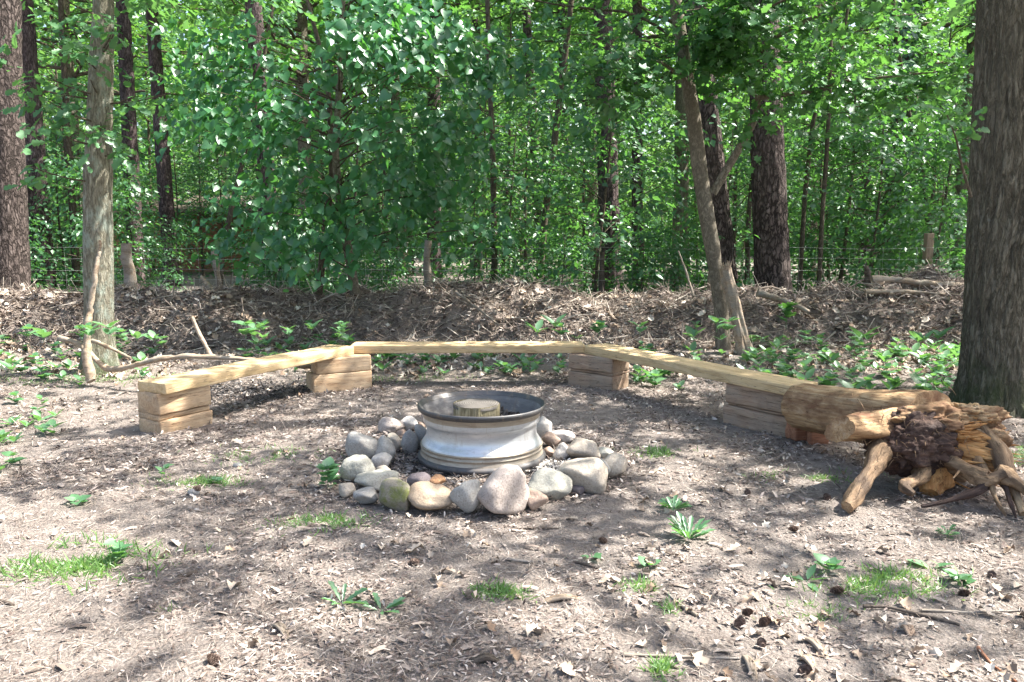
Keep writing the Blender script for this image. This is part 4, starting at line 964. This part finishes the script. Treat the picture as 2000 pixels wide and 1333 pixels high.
scatter(3800, T_CURL, 'deadleaf', (.06, .13), 'strip_leaves', 'dead leaves between the bench and the mound', 'dead leaves', back, g, .45, .004, dens=lambda x, y: .2+.8*np.clip(fbm(x*.8, y*.8, 0, 3, 28)*1.5+.4, 0, 1))
# brush twigs on the mound
mb = MB(); n = 12000; x, y = moundr(n); z = surf(x, y)
for k in range(n):
    d = nz(np.array([g.normal(0, 1), g.normal(0, .5)-.2, g.normal(0, .4)])); L = g.uniform(.12, .5)*(1.8 if k % 40 == 0 else 1); b = np.array([x[k], y[k], z[k]+g.uniform(-.01, .06)])
    mb.add(*tube([b-d*L/2, b+g.normal(0, .02, 3), b+d*L/2], np.array([.005, .004, .002])*g.uniform(.4, 1.6)*(2.2 if k % 40 == 0 else 1), 3, cap=False))
link('brush_twigs', mb.mesh('brush_twigs', island_mat('twigs', [(0, (.1, .078, .066)), (.5, (.29, .24, .205)), (1, (.6, .54, .47))])), kind='stuff', label='tangled thin twigs sticking from the mound', category='twigs')
# ash and charcoal on the ground in the ring
def ring(n):
    a = g.uniform(0, 6.28, n); r = np.sqrt(g.uniform(.05, 1, n))*.72; return PIT[0]+np.cos(a)*r, PIT[1]+np.sin(a)*r
scatter(3200, T_FLAKE, 'char', (.015, .05), 'charcoal_bits', 'charcoal bits on the soil inside the stone ring', 'charcoal', ring, g, .4, .008)
def skirt(n):
    a = g.uniform(0, 6.28, n); r = .86+g.normal(0, .13, n); return PIT[0]+np.cos(a)*r*1.08, PIT[1]+.02+np.sin(a)*r*.86
scatter(2600, T_FLAKE, 'litter', (.015, .05), 'stone_litter', 'leaf bits drifted against the ring of stones', 'litter', skirt, g, .5, .014)
scatter(1500, T_NEED, 'needles', (.04, .09), 'stone_needles', 'needles drifted against the ring of stones', 'needles', skirt, g, .4, .016)
def ashp(n): q = G(1080, 915); return q[0]+g.normal(0, .09, n), q[1]+g.normal(0, .07, n)
scatter(900, T_FLAKE, 'ash', (.012, .04), 'ash_flakes', 'white ash heap spilled beside the rim', 'ash', ashp, g, .5, .012)
def char_shade(n): q = G(510, 765); return q[0]+g.normal(0, .35, n), q[1]+g.normal(0, .3, n)
scatter(3500, T_FLAKE, 'char', (.015, .05), 'charcoal_bits', 'black charcoal scatter filling in the shade under the bench plank', 'charcoal', char_shade, g, .4, .008)  # black flakes darken the shaded ground here, along with old charcoal

# single dead leaves, sticks, chips, cones
def on(px, py, dz=0.0):
    q = G(px, py)
    for _ in range(3): q = G(px, py, float(surf(q[0], q[1])))
    q[2] += dz; return q
pale = [(930, 1045), (1450, 1075), (1570, 1078), (830, 1082), (415, 1040), (330, 1060), (335, 1090), (612, 1058), (870, 1120), (450, 1160), (790, 1010), (700, 1030), (860, 960), (1940, 1150), (1980, 1155), (1030, 1250), (1075, 1270), (500, 1235), (1350, 1290), (1090, 1310), (1240, 1265), (655, 955), (480, 970), (905, 1010), (1310, 1000), (1385, 990), (1130, 1020), (390, 960), (430, 970), (560, 1020), (745, 1080), (275, 1110), (430, 900), (1295, 930), (450, 870), (1850, 890), (1780, 1230)]
lm = [new_mesh('pale_leaf', T_CURL[0], T_CURL[1], M['paleleaf']), new_mesh('pale_leaf', T_CURL[0]*[.8, 1, .6], T_CURL[1], M['paleleaf']), new_mesh('pale_leaf', T_OAK[0]*[1, 1, 2], T_OAK[1], M['paleleaf'])]
for k, (x, y) in enumerate(pale):
    link('pale_leaf', lm[k % 3], None, on(x, y, .014), (random.uniform(-.3, .3), random.uniform(-.3, .3), random.uniform(0, 6.28)), random.uniform(.05, .09), label='bleached fallen leaf lying on the brown floor', category='leaf', group='bleached fallen leaves')
def stick(label, pts, r0, r1, mat='stick', lift=None, seed=0, name='stick'):
    q = np.array([on(x, y) if len(c) == 0 else on(x, y)*0+PD(x, y, c[0]) for x, y, *c in pts]); b = q[0].copy()
    q = smooth_path(q, 8*len(pts)); 
    if lift is not None: q[:, 2] += lift
    return link(name, new_mesh(name, *tube(q-b+np.random.default_rng(seed).normal(0, r0*.07, q.shape), np.linspace(r0, r1, len(q)), 10, amp=.35, freq=12, seed=seed), M[mat], True), None, b, label=label, category='stick')
stick('long dark bent twig lying near the root plate side', [(1686, 1188), (1735, 1190), (1800, 1205), (1875, 1225)], .008, .005, 'darkstick', .008, 1)
stick('pale thin twig beside the long dark bent twig', [(1800, 1195), (1900, 1200), (1998, 1195)], .005, .004, 'stick', .006, 2)
stick('reddish forked twig pointing away from the litter edge', [(1910, 1268), (1935, 1300), (1985, 1335)], .006, .004, 'redwood', .006, 3)
stick('long straight grey twig next to a small grass tuft', [(1218, 1282), (1330, 1286), (1446, 1290)], .006, .004, 'stick', .006, 4)
stick('short thick twig between two grass tufts', [(1300, 1160), (1330, 1185), (1362, 1206)], .008, .006, 'stick', .006, 5)
stick('short dark stub of wood near the pale leaves', [(348, 1132), (366, 1127), (386, 1120)], .010, .009, 'darkstick', .008, 6)
stick('dark straight twig in front of the largest stone', [(1000, 1036), (1045, 1034), (1092, 1035)], .006, .004, 'darkstick', .006, 7)
stick('dark thick twig close to the two leaf seedling', [(1120, 1100), (1145, 1106), (1168, 1113)], .008, .006, 'darkstick', .006, 8)
stick('grey twig end lying by the dark straight twig', [(985, 1093), (1010, 1098), (1042, 1101)], .009, .006, 'stick', .007, 9)
stick('small dark twig at the foot of the grassy patch', [(0, 1176), (25, 1186)], .009, .007, 'darkstick', .007, 10)
def chip(label, a, b, w, mat='stick', seed=0):
    A_, B_ = on(*a), on(*b); L = np.linalg.norm(B_-A_); c = (A_+B_)/2
    V, F = beam(L, w, .012, .004, 10, .004, seed); V[:, 2] += .03*np.cos(V[:, 0]/L*3) - .02; V[:, 1] *= 1-.5*np.abs(V[:, 0]/L*2)**2
    link('bark_piece', new_mesh('bark_piece', V, F, M[mat], True), None, (c[0], c[1], c[2]+.004), (0, 0, math.atan2(B_[1]-A_[1], B_[0]-A_[0])), label=label, category='bark')
chip('curved grey bark strip near the cluster of cones', (1570, 1245), (1620, 1293), .03, 'stick', 1)
chip('long bark strip with pale edge beside a lone cone', (1453, 1278), (1476, 1332), .03, 'stick', 2)
chip('flat pale bark piece pointing at the grass tuft', (1048, 1182), (1142, 1168), .035, 'deadwood', 3)
chip('broken greyish bark sliver in sunny litter', (530, 1222), (562, 1248), .03, 'stick', 4)
chip('dark flat bark piece lying alone', (918, 1297), (976, 1291), .04, 'darkstick', 5)
chip('small upright grey bark flake', (1762, 1225), (1782, 1245), .04, 'block_grey', 6)
chip('short square bark piece next to the curved strip', (1562, 1285), (1592, 1303), .04, 'deadwood', 7)
# pine cones
mb = MB(); n = 90; ga = 2.39996
k = np.arange(n); t_ = (k+.5)/n; zz = t_*.07; rr = .0185*np.sin(np.pi*(t_*.86+.12))**.7
P = np.stack([np.cos(k*ga)*rr*.35, np.sin(k*ga)*rr*.35, zz], 1); D = np.stack([np.cos(k*ga), np.sin(k*ga), .55+0*k], 1); N = np.stack([-np.cos(k*ga)*.5, -np.sin(k*ga)*.5, 1+0*k], 1)
T_SC = (np.array([(-.25, 0, 0), (.25, 0, 0), (.48, .75, .03), (.2, 1, -.06), (-.2, 1, -.06), (-.48, .75, .03), (0, .9, .14)]), [np.array([(0, 1, 6), (1, 2, 6), (2, 3, 6), (3, 4, 6), (4, 5, 6), (5, 0, 6)])])
mb.add(*place(T_SC, P, D, N, rr*1.05)); mb.add(*tube([(0, 0, 0), (0, 0, .03), (0, 0, .07)], [.009, .011, .003], 8))
cm = mb.mesh('pine_cone', M['cone'])
for x, y in ((1460, 964), (1612, 972), (1539, 1040), (1620, 1162), (1502, 1217), (1470, 1202), (1450, 1218), (1490, 1270), (1560, 1322), (1935, 1132), (1895, 1165), (378, 962), (408, 1290), (818, 1105), (1170, 1060)):
    q = on(x, y, .018); link('pine_cone', cm, None, q, (R(90)+random.uniform(-.3, .3), 0, random.uniform(0, 6.28)), random.uniform(.65, .9), label='dark open pine cone lying on the litter', category='pine cone', group='pine cones on the floor')
# larger branches
stick('forked fallen branch lying from the pale young oak towards the bench', [(115, 660, 8.0), (160, 675, 7.9), (205, 720, 7.6), (235, 722, 7.5), (300, 703, 7.4), (350, 696, 7.4), (410, 697, 7.4), (480, 702, 7.4), (580, 715, 7.4), (650, 722, 7.5)], .03, .02, 'deadwood', 0, 21, 'fallen_branch')
b_ = bpy.data.objects['fallen_branch']; f0 = PD(115, 660, 8.0)
q = smooth_path(np.array([PD(412, 697, 7.4), PD(398, 668, 7.45), PD(385, 645, 7.5), PD(374, 618, 7.5)])-f0, 14)
link('side_branch', new_mesh('side_branch', *tube(q, np.linspace(.022, .015, 14), 9, amp=.3, freq=10), M['deadwood'], True), b_)
stick('thin curved branch lying above the forked fallen branch', [(180, 665, 8.0), (215, 680, 7.9), (255, 700, 7.8)], .022, .016, 'deadwood', 0, 22)
stick('dead brown stick leaning upright against the pale young oak', [(178, 745, 7.55), (168, 690, 7.6), (172, 630, 7.65), (183, 560, 7.72), (192, 500, 7.78), (196, 470, 7.8)], .045, .012, 'deadwood', 0, 23)
stick('grey birch log lying along the mound top near the oak', [(1702, 548, 11.4), (1760, 550, 11.4), (1820, 558, 11.3), (1895, 563, 11.2)], .05, .045, 'deadwood', .02, 24, 'fallen_log')
stick('thin grey pole beneath the birch log on the mound', [(1690, 573, 11.0), (1770, 572, 11.0), (1845, 578, 11.0)], .03, .02, 'deadwood', .02, 25)
stick('mossy branch sloping down the mound behind the leafy shoot', [(1480, 575, 11.2), (1530, 590, 11.0), (1580, 612, 10.8)], .05, .03, 'stick', .02, 26)
stick('pale stick slanting across the mound face near the oak', [(1785, 655, 10.5), (1830, 632, 10.6), (1885, 612, 10.7)], .018, .01, 'deadwood', .02, 27)
stick('dark stick poking from the mound beside the wire fence', [(1355, 580, 11.3), (1340, 530, 11.5), (1325, 490, 11.6)], .02, .01, 'stick', 0, 28)
stick('stub of wood poking up from the mound crest', [(415, 575, 11.2), (405, 555, 11.3), (392, 540, 11.35)], .045, .02, 'deadwood', 0, 29)
stick('long thin pole slanting over the mound behind the middle plank', [(890, 575, 11.2), (930, 605, 10.9), (975, 640, 10.6)], .022, .012, 'stick', .03, 30)
stick('dark brown stub on the mound crest near the birch log', [(1693, 555, 11.5), (1696, 535, 11.5), (1692, 520, 11.5)], .05, .035, 'darkstick', 0, 31)
# broken stump beside the maple
sb = PD(1445, 700, 9.75); S0 = np.array([sb[0], 9.75, 0]); br_ = thing('broken_stump', 'rotten broken stump with pale torn wood leaning on the forked maple', 'stump', S0)
q = np.array([PD(1456, 702, 9.75), PD(1446, 650, 9.78), (PD(1432, 590, 9.8)), PD(1422, 550, 9.82), PD(1418, 524, 9.82)])-S0; q[0][2] = -.03
q = smooth_path(q, 36)
link('trunk', new_mesh('trunk', *tube(q, np.interp(np.linspace(0, 1, 36), [0, .15, .6, 1], [.12, .085, .08, .075]), 40, fn=lambda r, th, z, X: r*(1+.3*fbm(np.cos(th)*2.2, np.sin(th)*2.2, z*2.5, 4, 3)-.22*np.abs(fbm(np.cos(th)*5, np.sin(th)*5, z*2, 3, 8)))), M['deadwood']), br_)
gg = np.random.default_rng(9); mb = MB()
for k in range(26):
    a = gg.uniform(0, 6.28); b = q[-1]+np.array([math.cos(a)*.05, math.sin(a)*.05, -.03]); mb.add(*tube([b, b+[0, 0, .05], b+[gg.normal(0, .01), 0, gg.uniform(.06, .13)]], [.018, .013, .002], 4))
link('torn_top', mb.mesh('torn_top', M['deadwood']), br_)

# ------------------------------------------------------------------ plants
def herb_mesh(seed, n, L, T, spread=.6, stemh=.06, mat='herb', wid=1.0):
    g = np.random.default_rng(seed); a = np.arange(n)*2.4+g.normal(0, .3, n); el = g.uniform(.25, 1.1, n)*(1.3-spread)
    D = np.stack([np.cos(a), np.sin(a), el], 1); N = np.stack([-np.cos(a)*el, -np.sin(a)*el, np.ones(n)], 1)+g.normal(0, .2, (n, 3))
    P = np.stack([np.cos(a)*.015, np.sin(a)*.015, g.uniform(.1, 1, n)*stemh], 1)
    mb = MB(); TT = (T[0]*[wid, 1, 1], T[1]); mb.add(*place(TT, P, D, N, L*g.uniform(.65, 1.2, n)))
    return mb, P
def herb_proto(name, seed, n, L, T, label, cat='plant', spread=.6, stemh=.06, wid=1.0, mat='herb'):
    root = thing(name, label, cat); mb, P = herb_mesh(seed, n, L, T, spread, stemh, mat, wid)
    link('leaves', mb.mesh('leaves', M[mat]), root)
    link('stem', new_mesh('stem', *tube([(0, 0, -.02), (.004, 0, stemh*.5), (0, .004, stemh)], [.004, .003, .002], 5), M[mat]), root)
    return root
hp = [herb_proto('broad_leaved_plant', 401, 5, .16, T_BROAD, 'x', stemh=.05, spread=.35), herb_proto('broad_leaved_plant', 402, 7, .14, T_BROAD, 'x', stemh=.12, spread=.5),
      herb_proto('broad_leaved_plant', 403, 4, .19, T_BROAD, 'x', stemh=.04, spread=.3, wid=.85), herb_proto('broad_leaved_plant', 404, 9, .12, T_LIN, 'x', stemh=.18, spread=.6)]
hu = [False]*4; g = np.random.default_rng(90)
def herbs(n, px, py, label, group, smin=.8, smax=1.3):
    for _ in range(n):
        x, y = g.uniform(*px), g.uniform(*py); q = on(x, y); k = int(g.integers(4)); s = g.uniform(smin, smax)
        if hu[k]: o = dup(hp[k], q, g.uniform(0, 6.28), s)
        else: hu[k] = True; o = hp[k]; o.location = q; o.rotation_euler = (0, 0, g.uniform(0, 6.28)); o.scale = (s,)*3
        o['label'] = label; o['group'] = group
herbs(46, (-20, 330), (655, 755), 'broad leaved green plant around the foot of the pale young oak', 'plants by the pale oak', .5, .85)
herbs(9, (20, 130), (770, 850), 'broad leaved green plant in the open left of the bench block', 'plants beside the bench end', .4, .65)
herbs(44, (480, 690), (640, 730), 'broad leaved green plant behind the joint of the first two planks', 'plants behind the bench joint', .5, .9)
herbs(46, (720, 1100), (688, 735), 'broad leaved green plant below the middle plank', 'plants below the middle plank', .45, .8)
herbs(24, (1000, 1450), (640, 720), 'broad leaved green plant behind the plank near the broken stump', 'plants near the broken stump', .5, .9)
herbs(10, (1230, 1340), (720, 765), 'broad leaved green plant under the sloping third plank', 'plants under the third plank', .5, .9)
herbs(150, (1450, 1880), (665, 775), 'broad leaved green plant between the uprooted log and the mound', 'plants behind the log', .5, .9)
herbs(6, (-10, 30), (860, 930), 'broad leaved green plant at the edge of the trodden floor', 'plants at the floor edge', .4, .6)
def single(name, label, px, py, seed, n, L, T, stemh, spread, s=1.0, wid=1.0, mat='herb'):
    o = herb_proto(name, seed, n, L, T, label, 'plant', spread, stemh, wid, mat); q = on(px, py); o.location = q; o.scale = (s*.82,)*3; return o
single('leafy_weed', 'bushy green weed growing against the large grey stone', 640, 955, 501, 20, .075, T_LIN, .17, .6, 1.05)
single('dandelion', 'tall jagged dandelion rosette in front of the stone ring', 1345, 1055, 502, 24, .15, T_OAK, .02, .15, 1.0, .38)
single('dandelion', 'wide dandelion clump just behind the tall rosette', 1315, 998, 503, 22, .1, T_OAK, .02, .4, 1.0, .5)
single('dandelion', 'flat blue green rosette alone on the open floor', 668, 1180, 504, 9, .13, T_OAK, .01, .5, 1.0, .4)
single('dandelion', 'small flat rosette trailing beside the blue green one', 745, 1195, 505, 7, .10, T_OAK, .01, .8, 1.0, .45)
single('leafy_weed', 'leafy shoot rising from the large grass patch', 235, 1100, 506, 16, .06, T_LIN, .13, .6)
single('seedling', 'two leafed seedling near the dark thick twig', 1155, 1092, 507, 3, .06, T_LIN, .03, .4)
single('seedling', 'single small green seedling beside the pale leaf', 1268, 1112, 508, 3, .075, T_LIN, .03, .3)
single('leafy_weed', 'low spreading weed in front of the roots', 1850, 1050, 509, 18, .05, T_OAK, .05, .7)
single('leafy_weed', 'heart leaved weed beside the mossy grass', 1618, 1120, 510, 8, .075, T_LIN, .06, .5)
single('leafy_weed', 'narrow leaved weed lying flat near the mossy grass', 1575, 1138, 511, 5, .12, T_LAN, .01, .8)
single('leafy_weed', 'green weed beside the flat round leaf', 1872, 1140, 512, 10, .06, T_LIN, .05, .6)
single('seedling', 'flat round pale green leaf on the litter', 1820, 1112, 513, 2, .11, T_BROAD, .01, .8, 1, 1.4)
single('leafy_weed', 'small weed left of the smooth stone pair', 420, 945, 514, 9, .05, T_LIN, .03, .7)
single('maple_shoot', 'bright leafy maple shoot on the mound beside the mossy branch', 1535, 640, 515, 14, .22, T_MAP, .35, .5, 1.0, 1.0, 'maple')
single('seedling', 'thin upright seedling on the open floor by the small pebble', 320, 935, 516, 5, .06, T_LIN, .08, .4)
single('seedling', 'pair of green leaves close to the grass patch', 150, 985, 517, 5, .08, T_LIN, .03, .6)
# grass patches
def grass(label, px, py, rx, ry, n, h, seed, name='grass_patch'):
    g = np.random.default_rng(seed); c = on(px, py); x = c[0]+g.normal(0, rx, n); y = c[1]+g.normal(0, ry, n)
    k = fbm(x*6, y*6, 0, 2, seed) > -.25; x, y = x[k], y[k]; n = len(x)
    P = np.stack([x, y, surf(x, y)-.003], 1)-c; D = np.stack([g.normal(0, .7, n), g.normal(0, .7, n), g.uniform(.35, 1.1, n)], 1)
    T = (np.array([(-.05, 0, 0), (.05, 0, 0), (.04, .5, .0), (-.04, .5, 0), (0, 1, -.22)]), [np.array([(0, 1, 2), (0, 2, 3), (3, 2, 4)])])
    link(name, new_mesh(name, *place(T, P, D, g.normal(0, .5, (n, 3))+[0, -1, .6], h*g.uniform(.5, 1.3, n)), M['grass']), None, c, kind='stuff', label=label, category='grass')
grass('large patch of short grass around the leafy shoot', 150, 1100, .17, .10, 1500, .06, 1)
grass('small round tuft of bright grass alone', 975, 1160, .055, .035, 330, .05, 2)
grass('small tuft near the flat pale bark piece', 1262, 1150, .05, .03, 240, .045, 3)
grass('small tuft close to the short thick twig', 1285, 1190, .04, .03, 220, .045, 4)
grass('tuft beside the long straight grey twig', 1300, 1310, .03, .025, 200, .05, 5)
grass('wide mossy grass patch beside the heart leaved weed', 1720, 1140, .14, .07, 1200, .045, 6)
grass('thin mossy grass behind the cone cluster', 1590, 1195, .08, .05, 350, .03, 7)
grass('long grass strip in front of the uprooted log', 1600, 932, .18, .05, 700, .045, 8)
grass('grass patch by the small round pebble', 400, 942, .14, .05, 500, .045, 9)
grass('grass patch before the mossy stone', 640, 1022, .12, .06, 550, .045, 10)
grass('pale grass behind the oval stone', 1290, 885, .1, .06, 400, .05, 11)
grass('tiny grass wisps in sunny litter', 385, 1192, .07, .02, 180, .035, 12)
grass('sparse grass in front of the bench end', 520, 890, .2, .1, 420, .04, 13)
grass('sparse grass left of the bench end', 140, 740, .5, .2, 900, .06, 14)
grass('grass beside the oak foot', 1960, 890, .2, .15, 700, .06, 15)
grass('grass fringe below the middle plank', 760, 742, .4, .1, 500, .05, 16)
# small pebbles
for x, y, s, lab in ((378, 965, .035, 'small round grey pebble near the grass patch'), (465, 912, .03, 'flat grey pebble lying in the litter left of the ring')):
    V, F = lump((0, 0, 0), (s, s*.8, s*.6), .15, 1.5, int(x), 3); link('pebble', new_mesh('pebble', V, F, SM['blue'], True), None, on(x, y, s*.3), label=lab, category='stone')
